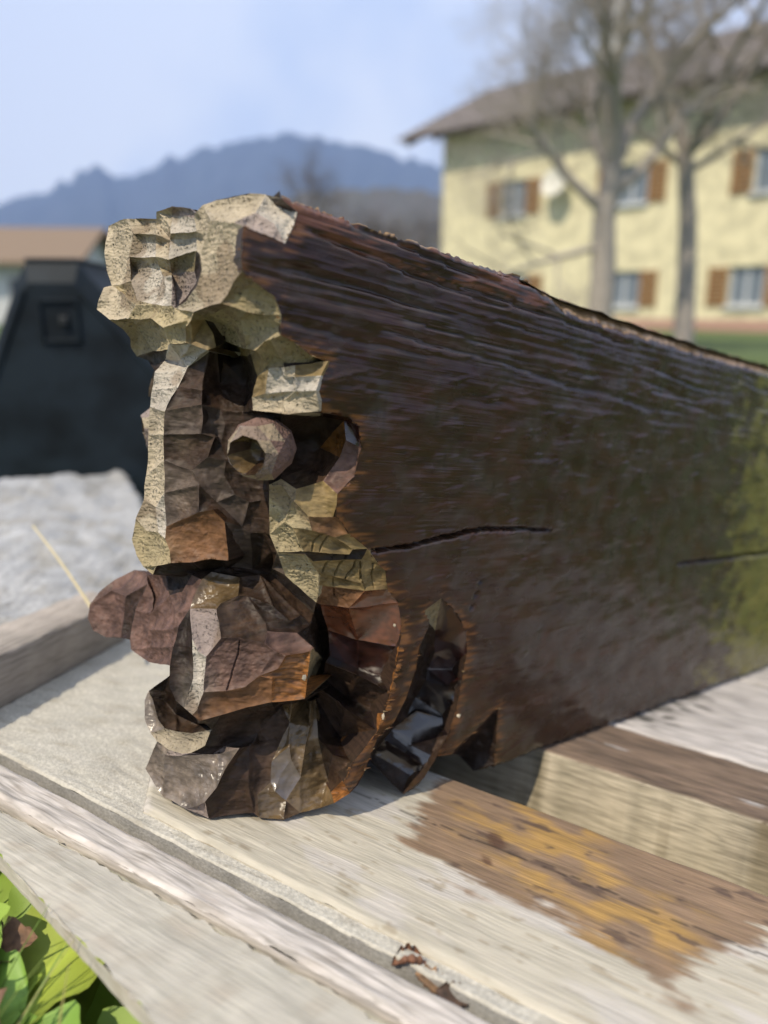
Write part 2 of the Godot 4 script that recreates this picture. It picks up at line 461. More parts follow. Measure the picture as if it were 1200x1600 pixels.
	Vector3(227.6, 95.2, -28.0), Vector3(237.5, 95.3, -9.0), Vector3(250.6, 81.9, -6.0), Vector3(232.6, 71.8, -42.0), Vector3(223.9, 64.1, -30.0), Vector3(248.0, 58.7, -11.0),
	Vector3(214.7, 58.2, -34.0), Vector3(203.6, 45.6, -40.0), Vector3(215.0, 34.7, -26.0), Vector3(228.0, 30.1, -5.0), Vector3(185.2, 45.8, -30.0), Vector3(216.7, 23.1, -9.0),
	Vector3(183.2, 28.9, -38.0), Vector3(213.8, 8.9, -12.0), Vector3(184.2, 172.1, -0.0), Vector3(304.2, 64.8, 0.0), Vector3(310.9, 4.0, -0.0), Vector3(291.7, -2.0, -9.0),
	Vector3(275.1, 12.4, -26.0), Vector3(297.2, 2.8, -30.0), Vector3(302.0, 1.9, -2.0), Vector3(33.8, 193.5, -92.0), Vector3(24.9, 187.8, -90.0), Vector3(20.1, 180.4, -88.0),
	Vector3(13.8, 167.2, -84.0), Vector3(5.3, 154.4, -84.0), Vector3(0.3, 140.0, -80.0), Vector3(-2.6, 125.3, -77.0), Vector3(-3.3, 110.8, -74.0), Vector3(-0.3, 101.4, -68.0),
	Vector3(3.8, 97.3, -62.0), Vector3(8.4, 92.4, -58.0), Vector3(12.5, 88.1, -54.0), Vector3(24.7, 94.1, -44.0), Vector3(41.3, 101.4, -34.0), Vector3(56.0, 106.0, -24.0),
	Vector3(79.0, 108.6, -14.0), Vector3(75.8, 131.1, -10.0), Vector3(76.2, 147.7, -10.0), Vector3(82.6, 148.6, -14.0), Vector3(7.6, 149.4, -66.0), Vector3(8.8, 141.9, -58.0),
	Vector3(12.1, 139.9, -52.0), Vector3(11.4, 112.4, -50.0), Vector3(9.6, 97.6, -53.0), Vector3(8.6, 120.3, -60.0), Vector3(23.7, 171.8, -62.0), Vector3(22.2, 163.3, -54.0),
	Vector3(20.8, 153.8, -48.0), Vector3(29.0, 156.2, -42.0), Vector3(38.8, 153.8, -36.0), Vector3(46.8, 152.5, -29.0), Vector3(53.1, 147.1, -23.0), Vector3(44.3, 127.1, -27.0),
	Vector3(35.5, 118.8, -32.0), Vector3(24.8, 114.7, -40.0), Vector3(59.1, 144.8, -17.0), Vector3(54.7, 134.8, -19.0), Vector3(52.6, 125.5, -22.0), Vector3(51.9, 190.5, -78.0),
	Vector3(41.6, 180.8, -62.0), Vector3(28.3, 175.4, -64.0), Vector3(55.5, 164.7, -42.0), Vector3(66.9, 193.7, -74.0), Vector3(64.0, 175.0, -46.0), Vector3(72.4, 165.7, -34.0),
	Vector3(49.7, 179.7, -62.0), Vector3(85.3, 167.9, -38.0), Vector3(94.2, 159.7, -36.0), Vector3(75.2, 157.5, -28.0), Vector3(53.4, 159.6, -36.0), Vector3(127.1, 142.3, -66.0),
	Vector3(140.2, 112.7, -72.0), Vector3(126.8, 90.4, -68.0), Vector3(117.7, 83.4, -60.0), Vector3(-6.7, 119.6, -232.0), Vector3(-5.0, 131.5, -234.0), Vector3(2.4, 143.4, -234.0),
	Vector3(14.0, 155.5, -228.0), Vector3(25.2, 167.1, -214.0), Vector3(26.6, 168.6, -190.0), Vector3(11.3, 148.4, -196.0), Vector3(9.7, 126.4, -194.0), Vector3(8.1, 112.0, -192.0),
	Vector3(2.1, 106.6, -212.0), Vector3(-3.7, 109.6, -226.0), Vector3(18.4, 165.9, -170.0), Vector3(12.9, 140.4, -178.0), Vector3(9.3, 122.5, -176.0), Vector3(6.9, 115.9, -172.0),
	Vector3(19.8, 179.8, -142.0), Vector3(24.9, 187.5, -106.0), Vector3(18.2, 166.1, -128.0), Vector3(14.2, 144.7, -152.0), Vector3(14.7, 156.9, -108.0), Vector3(12.7, 130.4, -150.0),
	Vector3(11.0, 145.8, -104.0), Vector3(12.7, 115.3, -150.0), Vector3(10.0, 131.8, -102.0), Vector3(6.3, 109.3, -168.0), Vector3(10.0, 106.1, -140.0), Vector3(8.1, 117.0, -100.0),
	Vector3(20.9, 172.7, -112.0), Vector3(6.7, 148.9, -216.0), Vector3(13.5, 104.9, -108.0), Vector3(6.7, 85.9, -128.0), Vector3(3.0, 78.5, -126.0), Vector3(0.8, 65.9, -120.0),
	Vector3(1.7, 58.3, -110.0), Vector3(4.3, 54.0, -102.0), Vector3(9.2, 50.5, -90.0), Vector3(15.2, 50.2, -80.0), Vector3(19.0, 52.4, -74.0), Vector3(25.1, 61.1, -64.0),
	Vector3(30.0, 74.3, -64.0), Vector3(7.5, 81.9, -122.0), Vector3(6.4, 69.5, -108.0), Vector3(8.0, 65.6, -98.0), Vector3(19.8, 68.4, -76.0), Vector3(12.4, 66.1, -88.0),
	Vector3(20.9, 75.6, -122.0), Vector3(23.9, 69.4, -112.0), Vector3(33.9, 65.9, -92.0), Vector3(46.1, 53.2, -70.0), Vector3(70.0, 64.2, -60.0), Vector3(85.7, 79.2, -60.0),
	Vector3(36.3, 47.6, -72.0), Vector3(8.4, 47.3, -112.0), Vector3(6.0, 21.8, -122.0), Vector3(6.9, 14.1, -108.0), Vector3(10.0, 8.4, -96.0), Vector3(8.8, 43.7, -96.0),
	Vector3(11.9, 47.6, -84.0), Vector3(34.8, 53.2, -60.0), Vector3(45.6, 63.0, -46.0), Vector3(34.4, 45.4, -48.0), Vector3(31.2, 32.1, -50.0), Vector3(23.4, 20.1, -54.0),
	Vector3(16.4, 7.9, -70.0), Vector3(30.5, 2.7, -58.0), Vector3(61.0, 56.9, -56.0), Vector3(56.2, 32.7, -46.0), Vector3(62.6, 4.6, -44.0), Vector3(74.0, 55.3, -62.0),
	Vector3(90.0, 85.3, -58.0), Vector3(92.2, 72.7, -48.0), Vector3(84.7, 60.7, -46.0), Vector3(77.3, 43.7, -46.0), Vector3(77.2, 27.0, -44.0), Vector3(66.1, 18.0, -46.0),
	Vector3(89.2, 91.3, -44.0), Vector3(87.1, 58.1, -38.0), Vector3(89.4, 47.4, -36.0), Vector3(82.7, 31.8, -40.0), Vector3(95.9, 32.4, -30.0), Vector3(86.3, 13.7, -34.0),
	Vector3(103.2, 93.1, -38.0), Vector3(109.5, 8.2, -18.0), Vector3(94.8, 5.6, -24.0), Vector3(81.1, 1.6, -27.0), Vector3(65.8, 1.8, -40.0), Vector3(77.5, 22.0, -38.0),
	Vector3(104.4, 72.2, -36.0), Vector3(245.1, 30.3, -1.0)]
# [part, sort of surface, corners of its triangles, its rim]
const FACETS := [
	["forehead", "tan", [0, 1, 15, 8, 0, 15, 8, 15, 17, 9, 8, 17, 9, 17, 19, 19, 10, 9], [0, 1, 15, 17, 19, 10, 9, 8]],
	["forehead", "tan", [1, 2, 15], [1, 2, 15]],
	["forehead", "tan", [3, 25, 24, 2, 3, 24], [2, 3, 25, 24]],
	["forehead", "tan", [16, 15, 24, 24, 25, 16], [24, 25, 16, 15]],
	["forehead", "tan", [15, 16, 27, 15, 27, 26], [15, 16, 27, 26]],
	["forehead", "gtan", [18, 17, 26, 26, 27, 18], [26, 27, 18, 17]],
	["forehead", "tan", [28, 17, 18, 18, 29, 28], [17, 18, 29, 28]],
	["forehead", "tan", [17, 28, 19], [17, 28, 19]],
	["forehead", "gtan", [23, 22, 21, 23, 21, 20, 23, 20, 19, 19, 28, 29, 29, 23, 19], [28, 29, 23, 22, 21, 20, 19]],
	["forehead", "tan", [32, 18, 27, 39, 32, 27, 39, 27, 16, 4, 5, 37, 4, 37, 30, 39, 16, 25, 30, 39, 25, 30, 25, 3, 3, 4, 30], [3, 4, 5, 37, 30, 39, 32, 18, 27, 16, 25]],
	["forehead", "ytan", [29, 18, 32, 29, 32, 41, 23, 29, 41, 41, 35, 23], [18, 32, 41, 35, 23, 29]],
	["forehead", "gtan", [23, 35, 36, 23, 36, 22], [23, 35, 36, 22]],
	["forehead", "mauve", [6, 7, 38, 6, 38, 37, 5, 6, 37], [5, 6, 7, 38, 37]],
	["forehead", "gtan", [30, 37, 38, 38, 31, 30], [37, 38, 31, 30]],
	["forehead", "tan", [30, 31, 40, 30, 40, 39], [30, 31, 40, 39]],
	["forehead", "gtan", [33, 32, 39, 33, 39, 40, 40, 34, 33], [39, 40, 34, 33, 32]],
	["forehead", "olive", [33, 34, 42, 33, 42, 41, 32, 33, 41], [32, 33, 34, 42, 41]],
	["forehead", "mauve", [41, 42, 43, 41, 43, 44, 41, 44, 45, 45, 36, 35, 41, 45, 35], [41, 42, 43, 44, 45, 36, 35]],
	["forehead", "dark", [42, 34, 46, 42, 46, 47, 43, 42, 47, 49, 45, 44, 48, 49, 44, 48, 44, 43, 47, 48, 43], [34, 46, 47, 48, 49, 45, 44, 43, 42]],
	["forehead", "tan", [7, 50, 62, 7, 62, 46, 46, 34, 40, 31, 38, 7, 31, 7, 46, 46, 40, 31], [7, 50, 62, 46, 34, 40, 31, 38]],
	["forehead", "tan", [53, 54, 60, 62, 50, 51, 61, 62, 51, 53, 60, 61, 53, 61, 51, 51, 52, 53], [50, 51, 52, 53, 54, 60, 61, 62]],
	["forehead", "gtan", [57, 58, 59, 59, 60, 54, 56, 57, 59, 56, 59, 54, 54, 55, 56], [54, 55, 56, 57, 58, 59, 60]],
	["forehead", "mauve", [59, 58, 64, 60, 59, 64, 60, 64, 63, 61, 60, 63], [61, 60, 59, 58, 64, 63]],
	["forehead", "tan", [61, 63, 65, 46, 62, 61, 70, 71, 47, 66, 67, 68, 46, 61, 65, 46, 65, 66, 46, 66, 68, 47, 46, 68, 70, 47, 68, 68, 69, 70], [62, 61, 63, 65, 66, 67, 68, 69, 70, 71, 47, 46]],
	["forehead", "tan", [72, 45, 49, 71, 72, 49, 71, 49, 48, 71, 48, 47], [71, 72, 45, 49, 48, 47]],
	["forehead", "olive", [68, 67, 73, 74, 75, 76, 74, 76, 77, 73, 74, 77, 68, 73, 77, 69, 68, 77, 77, 70, 69], [68, 67, 73, 74, 75, 76, 77, 70, 69]],
	["brow", "tan", [78, 79, 80, 78, 80, 14, 78, 14, 13, 12, 11, 10, 12, 10, 78, 78, 13, 12], [11, 10, 78, 79, 80, 14, 13, 12]],
	["brow", "ytan", [10, 19, 20, 20, 21, 79, 20, 79, 78, 10, 20, 78], [10, 19, 20, 21, 79, 78]],
	["brow", "ytan", [81, 80, 79, 81, 79, 21, 45, 88, 83, 45, 83, 82, 82, 81, 21, 82, 21, 22, 22, 36, 45, 22, 45, 82], [79, 21, 22, 36, 45, 88, 83, 82, 81, 80]],
	["brow", "ytan", [85, 86, 87, 85, 87, 83, 88, 45, 72, 88, 72, 84, 88, 84, 85, 88, 85, 83], [88, 45, 72, 84, 85, 86, 87, 83]],
	["brow", "olive", [89, 14, 80, 95, 89, 80, 80, 81, 95], [14, 80, 81, 95, 89]],
	["brow", "olive", [82, 96, 95, 81, 82, 95], [81, 82, 96, 95]],
	["brow", "olive", [90, 89, 95, 95, 97, 92, 90, 95, 92, 92, 91, 90], [89, 95, 97, 92, 91, 90]],
	["brow", "ytan", [97, 95, 96, 98, 97, 96, 96, 83, 87, 96, 87, 98], [95, 96, 83, 87, 98, 97]],
	["brow", "olive", [82, 83, 96], [82, 83, 96]],
	["brow", "dark", [97, 98, 99, 97, 99, 93, 97, 93, 92], [97, 98, 99, 93, 92]],
	["brow", "dark", [94, 93, 99, 99, 142, 94], [93, 99, 142, 94]],
	["brow", "olive", [101, 84, 72, 101, 72, 71, 100, 101, 71, 100, 71, 70, 106, 100, 70, 70, 77, 106], [72, 71, 70, 77, 106, 100, 101, 84]],
	["brow", "olive", [75, 111, 110, 110, 106, 77, 76, 75, 110, 77, 76, 110], [77, 76, 75, 111, 110, 106]],
	["brow", "ochre", [102, 103, 104, 102, 104, 105, 101, 102, 105, 84, 101, 105, 85, 84, 105, 105, 86, 85], [84, 101, 102, 103, 104, 105, 86, 85]],
	["brow", "dark", [109, 103, 102, 102, 101, 100, 100, 109, 102], [101, 100, 109, 103, 102]],
	["brow", "ytan", [109, 100, 106, 108, 109, 106, 106, 107, 108], [100, 106, 107, 108, 109]],
	["brow", "ytan", [110, 111, 112, 110, 112, 113, 106, 110, 113, 114, 108, 107, 113, 114, 107, 106, 113, 107], [106, 110, 111, 112, 113, 114, 108, 107]],
	["brow", "olive", [117, 103, 109, 115, 116, 117, 115, 117, 109, 109, 108, 115], [109, 108, 115, 116, 117, 103]],
	["brow", "olive", [118, 119, 120, 118, 120, 114, 114, 113, 118], [114, 113, 118, 119, 120]],
	["brow", "olive", [123, 119, 118, 121, 122, 123, 121, 123, 118, 112, 121, 118, 113, 112, 118], [113, 112, 121, 122, 123, 119, 118]],
	["brow", "ochre", [125, 116, 115, 120, 124, 125, 114, 120, 125, 108, 114, 125, 108, 125, 115], [108, 114, 120, 124, 125, 116, 115]],
	["brow", "olive", [119, 139, 126, 120, 119, 126, 120, 126, 124], [120, 119, 139, 126, 124]],
	["brow", "dark", [127, 139, 119, 127, 119, 123, 123, 128, 127], [119, 123, 128, 127, 139]],
	["brow", "gtan", [132, 133, 126, 138, 130, 132, 126, 139, 138, 126, 138, 132], [126, 139, 138, 130, 132, 133]],
	["brow", "tan", [139, 127, 130, 139, 130, 138], [139, 127, 130, 138]],
	["brow", "ochre", [127, 128, 129, 127, 129, 130], [127, 128, 129, 130]],
	["brow", "gtan", [130, 129, 131, 130, 131, 132], [130, 129, 131, 132]],
	["brow", "tan", [137, 134, 133, 140, 137, 133, 133, 132, 140], [134, 133, 132, 140, 137]],
	["brow", "tan", [136, 140, 132, 135, 136, 132, 132, 131, 141, 132, 141, 135], [132, 131, 141, 135, 136, 140]],
	["brow", "tan", [137, 140, 136], [137, 140, 136]],
	["brow", "ochre", [133, 134, 124, 124, 126, 133], [124, 126, 133, 134]],
	["nose", "gtan", [153, 87, 86, 86, 105, 153], [87, 86, 105, 153]],
	["nose", "gtan", [153, 105, 104, 154, 153, 104, 104, 155, 154], [105, 104, 155, 154, 153]],
	["nose", "gtan", [156, 143, 142, 154, 156, 142, 154, 142, 99, 153, 154, 99, 87, 153, 99, 87, 99, 98], [87, 153, 154, 156, 143, 142, 99, 98]],
	["nose", "gtan", [157, 158, 144, 157, 144, 143, 143, 156, 157], [143, 156, 157, 158, 144]],
	["nose", "tan", [158, 159, 145, 144, 158, 145], [144, 158, 159, 145]],
	["nose", "tan", [160, 146, 145, 145, 159, 160], [145, 159, 160, 146]],
	["nose", "tan", [146, 160, 161, 147, 146, 161, 161, 167, 147], [146, 160, 161, 167, 147]],
	["nose", "tan", [148, 147, 167, 148, 167, 168, 168, 169, 148], [147, 167, 168, 169, 148]],
	["nose", "ytan", [149, 148, 169, 150, 149, 169, 169, 151, 150], [148, 169, 151, 150, 149]],
	["nose", "gtan", [162, 163, 168, 167, 161, 162, 167, 162, 168], [167, 161, 162, 163, 168]],
	["nose", "ytan", [164, 165, 166, 163, 164, 166, 166, 151, 169, 163, 166, 169, 169, 168, 163], [169, 168, 163, 164, 165, 166, 151]],
	["nose", "ytan", [151, 166, 152], [151, 166, 152]],
	["nose", "dark", [170, 174, 175, 165, 170, 175, 165, 175, 152, 152, 166, 165], [152, 166, 165, 170, 174, 175]],
	["nose", "dark", [174, 170, 171, 173, 174, 171, 171, 172, 173], [170, 171, 172, 173, 174]],
	["nose", "brown", [176, 156, 154, 176, 154, 155, 210, 176, 155, 155, 189, 210], [156, 154, 155, 189, 210, 176]],
	["nose", "brown", [156, 176, 177, 156, 177, 158, 157, 156, 158], [157, 156, 176, 177, 158]],
	["nose", "greyb", [179, 159, 158, 179, 158, 177, 177, 178, 179], [158, 177, 178, 179, 159]],
	["nose", "brown", [179, 180, 181, 160, 159, 179, 182, 160, 179, 179, 181, 182], [159, 179, 180, 181, 182, 160]],
	["nose", "greyb", [161, 160, 182, 182, 183, 161], [160, 182, 183, 161]],
	["nose", "greyb", [161, 183, 184, 185, 162, 161, 161, 184, 185], [161, 183, 184, 185, 162]],
	["nose", "rust", [187, 172, 171, 170, 165, 164, 186, 187, 171, 163, 162, 185, 184, 188, 186, 184, 186, 171, 184, 171, 170, 184, 170, 164, 164, 163, 185, 185, 184, 164], [162, 185, 184, 188, 186, 187, 172, 171, 170, 165, 164, 163]],
	["cheek", "brown", [190, 210, 189, 117, 190, 189, 155, 104, 103, 189, 155, 103, 103, 117, 189], [104, 103, 117, 190, 210, 189, 155]],
	["cheek", "dark", [190, 117, 116, 191, 190, 116, 124, 191, 116, 116, 125, 124], [117, 116, 125, 124, 191, 190]],
	["cheek", "brown", [210, 190, 191, 210, 191, 192, 210, 192, 193, 176, 210, 193, 193, 177, 176], [190, 191, 192, 193, 177, 176, 210]],
	["cheek", "dark", [191, 124, 134, 192, 191, 134, 192, 134, 137, 137, 211, 192], [191, 124, 134, 137, 211, 192]],
	["cheek", "greyb", [178, 177, 193, 178, 193, 194, 179, 178, 194, 180, 179, 194, 194, 195, 180], [177, 193, 194, 195, 180, 179, 178]],
	["cheek", "brown", [208, 196, 195, 208, 195, 194, 192, 208, 194, 193, 192, 194], [193, 192, 208, 196, 195, 194]],
	["cheek", "dark", [195, 196, 181, 180, 195, 181], [180, 195, 196, 181]],
	["cheek", "greyb", [197, 198, 199, 197, 199, 183, 181, 196, 197, 181, 197, 183, 181, 183, 182], [181, 196, 197, 198, 199, 183, 182]],
	["cheek", "brown", [184, 183, 199, 199, 200, 186, 199, 186, 188, 199, 188, 184], [183, 199, 200, 186, 188, 184]],
	["cheek", "brown", [196, 208, 209, 196, 209, 202, 202, 201, 198, 196, 202, 198, 196, 198, 197], [196, 208, 209, 202, 201, 198, 197]],
	["cheek", "greyb", [201, 200, 199, 199, 198, 201], [199, 198, 201, 200]],
	["cheek", "brown", [202, 204, 203, 201, 202, 203, 200, 201, 203], [200, 201, 202, 204, 203]],
	["cheek", "greyb", [187, 186, 200, 203, 206, 207, 187, 200, 203, 187, 203, 207, 207, 172, 187], [186, 200, 203, 206, 207, 172, 187]],
	["cheek", "dark", [205, 206, 203, 203, 204, 205], [203, 204, 205, 206]],
	["cheek", "dark", [211, 222, 208, 192, 211, 208], [192, 211, 222, 208]],
	["cheek", "dark", [209, 208, 222, 218, 233, 209, 222, 218, 209], [208, 222, 218, 233, 209]],
	["cheek", "brown", [202, 209, 233, 202, 233, 240, 202, 240, 204], [202, 209, 233, 240, 204]],
	["cheek", "brown", [240, 242, 205, 204, 240, 205], [204, 240, 242, 205]],
	["cheek", "brown", [222, 211, 232, 219, 222, 232, 232, 212, 219], [211, 232, 212, 219, 222]],
	["cheek", "brown", [220, 219, 212, 212, 213, 220], [212, 213, 220, 219]],
	["cheek", "amber", [214, 215, 220, 213, 214, 220], [213, 214, 215, 220]],
	["cheek", "brown", [221, 218, 222, 219, 220, 221, 222, 219, 221], [222, 219, 220, 221, 218]],
	["cheek", "brown", [216, 217, 221, 220, 215, 216, 220, 216, 221], [220, 215, 216, 217, 221]],
	["cheek", "brown", [221, 217, 218], [221, 217, 218]],
	["cheek", "wine", [223, 224, 213, 213, 212, 232, 232, 223, 213], [232, 223, 224, 213, 212]],
	["cheek", "wine", [224, 225, 214, 224, 214, 213], [224, 225, 214, 213]],
	["cheek", "pmauve", [215, 214, 225, 215, 225, 226, 216, 215, 226, 226, 227, 216], [214, 225, 226, 227, 216, 215]],
	["cheek", "ochre", [217, 216, 227, 229, 230, 231, 229, 231, 228, 228, 217, 227, 227, 229, 228], [217, 216, 227, 229, 230, 231, 228]],
	["cheek", "ytan", [234, 233, 218, 218, 217, 228, 234, 218, 228, 228, 235, 234], [233, 218, 217, 228, 235, 234]],
	["cheek", "ytan", [234, 235, 238, 233, 234, 238, 233, 238, 239, 233, 239, 240], [233, 234, 235, 238, 239, 240]],
	["cheek", "ytan", [231, 236, 237, 228, 231, 237, 228, 237, 238, 235, 228, 238], [235, 228, 231, 236, 237, 238]],
	["cheek", "rust", [266, 255, 252, 266, 252, 251, 236, 231, 230, 251, 236, 230, 230, 266, 251], [231, 230, 266, 255, 252, 251, 236]],
	["cheek", "ytan", [237, 241, 242, 237, 242, 240, 239, 238, 237, 239, 237, 240], [239, 238, 237, 241, 242, 240]],
	["cheek", "ochre", [241, 237, 236, 254, 241, 236, 252, 253, 254, 251, 252, 254, 236, 251, 254], [237, 236, 251, 252, 253, 254, 241]],
	["cheek", "ochre", [253, 252, 255, 255, 256, 253], [252, 255, 256, 253]],
	["cheek", "dark", [253, 256, 257, 254, 253, 257, 254, 257, 265, 241, 254, 265, 243, 242, 241, 241, 265, 243], [242, 241, 254, 253, 256, 257, 265, 243]],
	["cheek", "ytan", [247, 242, 243, 247, 243, 244, 246, 247, 244, 244, 245, 246], [242, 243, 244, 245, 246, 247]],
	["cheek", "greyb", [248, 242, 247], [248, 242, 247]],
	["cheek", "slick", [250, 248, 247, 247, 246, 249, 247, 249, 250], [248, 247, 246, 249, 250]],
	["cheek", "brown", [250, 206, 205, 205, 242, 248, 205, 248, 250], [205, 242, 248, 250, 206]],
	["cheek", "ochre", [257, 258, 259, 265, 257, 259, 265, 259, 244, 265, 244, 243], [265, 257, 258, 259, 244, 243]],
	["cheek", "ochre", [257, 256, 260, 261, 262, 263, 258, 257, 260, 258, 260, 261, 261, 263, 258], [257, 256, 260, 261, 262, 263, 258]],
	["beard", "ochre", [264, 245, 244, 264, 244, 259, 264, 259, 258, 258, 263, 264], [244, 259, 258, 263, 264, 245]],
	["beard", "rust", [264, 263, 268, 264, 268, 267, 267, 246, 245, 245, 264, 267], [245, 264, 263, 268, 267, 246]],
	["beard", "red", [269, 268, 263, 263, 262, 269], [263, 262, 269, 268]],
	["beard", "red", [268, 272, 271, 267, 268, 271], [267, 268, 272, 271]],
	["beard", "red", [272, 268, 269, 273, 272, 269, 269, 270, 273], [268, 269, 270, 273, 272]],
	["beard", "wine", [272, 275, 274, 271, 272, 274], [271, 272, 275, 274]],
	["beard", "wine", [273, 276, 275, 272, 273, 275], [272, 273, 276, 275]],
	["beard", "wet", [277, 274, 275, 275, 278, 277], [274, 275, 278, 277]],
	["beard", "wet", [276, 279, 278, 275, 276, 278], [275, 276, 279, 278]],
	["beard", "brown", [278, 281, 280, 277, 278, 280], [277, 278, 281, 280]],
	["beard", "brown", [281, 278, 279, 279, 282, 281], [278, 279, 282, 281]],
	["beard", "wet", [283, 280, 281, 281, 284, 283], [280, 281, 284, 283]],
	["beard", "wet", [282, 285, 284, 281, 282, 284], [281, 282, 285, 284]],
	["beard", "brown", [284, 287, 286, 283, 284, 286], [283, 284, 287, 286]],
	["beard", "brown", [287, 284, 285, 285, 288, 287], [284, 285, 288, 287]],
	["beard", "wet", [287, 290, 289, 286, 287, 289], [286, 287, 290, 289]],
	["beard", "wet", [291, 290, 287, 287, 288, 291], [287, 288, 291, 290]],
	["beard", "wet", [292, 289, 290, 290, 293, 292], [289, 290, 293, 292]],
	["beard", "brown", [294, 295, 293, 290, 291, 294, 290, 294, 293], [290, 291, 294, 295, 293]],
	["beard", "wet", [249, 246, 267, 271, 401, 249, 267, 271, 249], [246, 267, 271, 401, 249]],
	["beard", "dark", [274, 277, 402, 401, 271, 274, 401, 274, 402], [401, 271, 274, 277, 402]],
	["beard", "dark", [402, 277, 280, 403, 402, 280, 280, 283, 403], [402, 277, 280, 283, 403]],
	["beard", "dark", [403, 283, 286, 404, 403, 286, 286, 486, 404], [403, 283, 286, 486, 404]],
	["beard", "orange", [307, 276, 273, 273, 306, 307], [273, 306, 307, 276]],
	["beard", "orange", [279, 276, 307, 307, 308, 279], [276, 307, 308, 279]],
	["beard", "orange", [282, 279, 308, 308, 309, 282], [279, 308, 309, 282]],
	["beard", "orange", [285, 282, 309, 309, 310, 285], [282, 309, 310, 285]],
	["beard", "orange", [288, 285, 310, 310, 311, 288], [285, 310, 311, 288]],
	["beard", "orange", [291, 288, 311, 311, 312, 291], [288, 311, 312, 291]],
	["beard", "orange", [294, 291, 312, 312, 313, 294], [291, 312, 313, 294]],
	["beard", "orange", [304, 305, 295, 304, 295, 294, 294, 313, 304], [294, 313, 304, 305, 295]],
	["gouge", "wine", [317, 329, 327, 317, 327, 326, 316, 317, 326, 315, 316, 326, 314, 315, 326], [314, 315, 316, 317, 329, 327, 326]],
	["gouge", "olive", [344, 314, 326, 344, 326, 325], [344, 314, 326, 325]],
	["gouge", "dark", [327, 328, 296, 326, 327, 296, 325, 326, 296], [325, 326, 327, 328, 296]],
	["gouge", "wine", [328, 327, 329, 331, 328, 329, 329, 318, 331], [327, 329, 318, 331, 328]],
	["gouge", "wet", [328, 331, 330], [328, 331, 330]],
	["gouge", "wet", [331, 318, 332, 333, 330, 331, 335, 333, 331, 319, 335, 331, 331, 332, 319], [331, 318, 332, 319, 335, 333, 330]],
	["gouge", "dark", [297, 296, 328, 297, 328, 330, 298, 297, 330, 330, 333, 298], [296, 328, 330, 333, 298, 297]],
	["gouge", "wet", [334, 336, 333, 333, 335, 334], [333, 335, 334, 336]],
	["gouge", "wet", [338, 337, 336, 320, 338, 336, 334, 335, 320, 334, 320, 336], [334, 335, 320, 338, 337, 336]],
	["gouge", "dark", [298, 333, 336, 299, 298, 336, 299, 336, 337, 337, 340, 299], [298, 333, 336, 337, 340, 299]],
	["gouge", "wet", [338, 339, 341, 340, 337, 338, 338, 341, 340], [337, 338, 339, 341, 340]],
	["gouge", "brown", [339, 338, 320, 320, 321, 339], [338, 320, 321, 339]],
	["gouge", "wet", [342, 340, 341, 341, 343, 342], [340, 341, 343, 342]],
	["gouge", "dark", [342, 324, 301, 300, 299, 340, 300, 340, 342, 342, 301, 300], [299, 340, 342, 324, 301, 300]],
	["gouge", "dark", [343, 323, 324, 342, 343, 324], [342, 343, 323, 324]],
	["gouge", "brown", [322, 343, 341, 322, 341, 339, 339, 321, 322], [339, 321, 322, 343, 341]],
	["gouge", "brown", [322, 323, 343], [322, 323, 343]],
	["notch", "dark", [349, 345, 346, 347, 349, 346, 346, 350, 347], [345, 346, 350, 347, 349]],
	["notch", "brown", [345, 349, 348], [345, 349, 348]],
	["mustache", "umber", [376, 354, 353, 351, 389, 390, 351, 390, 391, 352, 351, 391, 353, 352, 391, 391, 376, 353], [352, 351, 389, 390, 391, 376, 354, 353]],
	["mustache", "brown", [379, 378, 377, 400, 381, 380, 392, 400, 380, 396, 392, 380, 396, 380, 379, 396, 379, 377, 396, 377, 376, 390, 396, 376, 391, 390, 376], [391, 390, 396, 392, 400, 381, 380, 379, 378, 377, 376]],
	["mustache", "mauve", [370, 354, 376, 370, 376, 377, 370, 377, 378, 370, 378, 372, 372, 371, 370], [354, 376, 377, 378, 372, 371, 370]],
	["mustache", "dark", [355, 354, 370, 356, 355, 370, 356, 370, 375, 357, 356, 375, 358, 357, 375, 358, 375, 360, 360, 359, 358], [354, 370, 375, 360, 359, 358, 357, 356, 355]],
	["mustache", "gtan", [374, 361, 360, 373, 374, 360, 373, 360, 375, 372, 373, 375, 371, 372, 375, 370, 371, 375], [370, 371, 372, 373, 374, 361, 360, 375]],
	["mustache", "pmauve", [385, 373, 372, 385, 372, 378, 381, 382, 383, 380, 381, 383, 380, 383, 384, 384, 385, 378, 380, 384, 378, 378, 379, 380], [378, 379, 380, 381, 382, 383, 384, 385, 373, 372]],
	["mustache", "pmauve", [382, 386, 387, 382, 387, 383], [382, 386, 387, 383]],
	["mustache", "rust", [388, 365, 364, 374, 373, 385, 363, 362, 374, 363, 374, 385, 364, 363, 385, 364, 385, 384, 388, 364, 384, 384, 383, 388], [373, 385, 384, 383, 388, 365, 364, 363, 362, 374]],
	["mustache", "rust", [374, 362, 361], [374, 362, 361]],
	["mustache", "orange", [386, 368, 367, 366, 365, 388, 367, 366, 388, 386, 367, 388, 388, 383, 387, 387, 386, 388], [383, 387, 386, 368, 367, 366, 365, 388]],
	["mustache", "brown", [393, 394, 396, 389, 393, 396, 390, 389, 396], [390, 389, 393, 394, 396]],
	["mustache", "dark", [394, 395, 392, 396, 394, 392], [396, 394, 395, 392]],
	["mustache", "brown", [397, 395, 394, 393, 397, 394], [393, 397, 395, 394]],
	["mustache", "brown", [249, 398, 397, 250, 249, 397, 393, 250, 397], [393, 250, 249, 398, 397]],
	["mustache", "dark", [397, 398, 399, 395, 397, 399, 395, 399, 400, 392, 395, 400], [392, 395, 397, 398, 399, 400]],
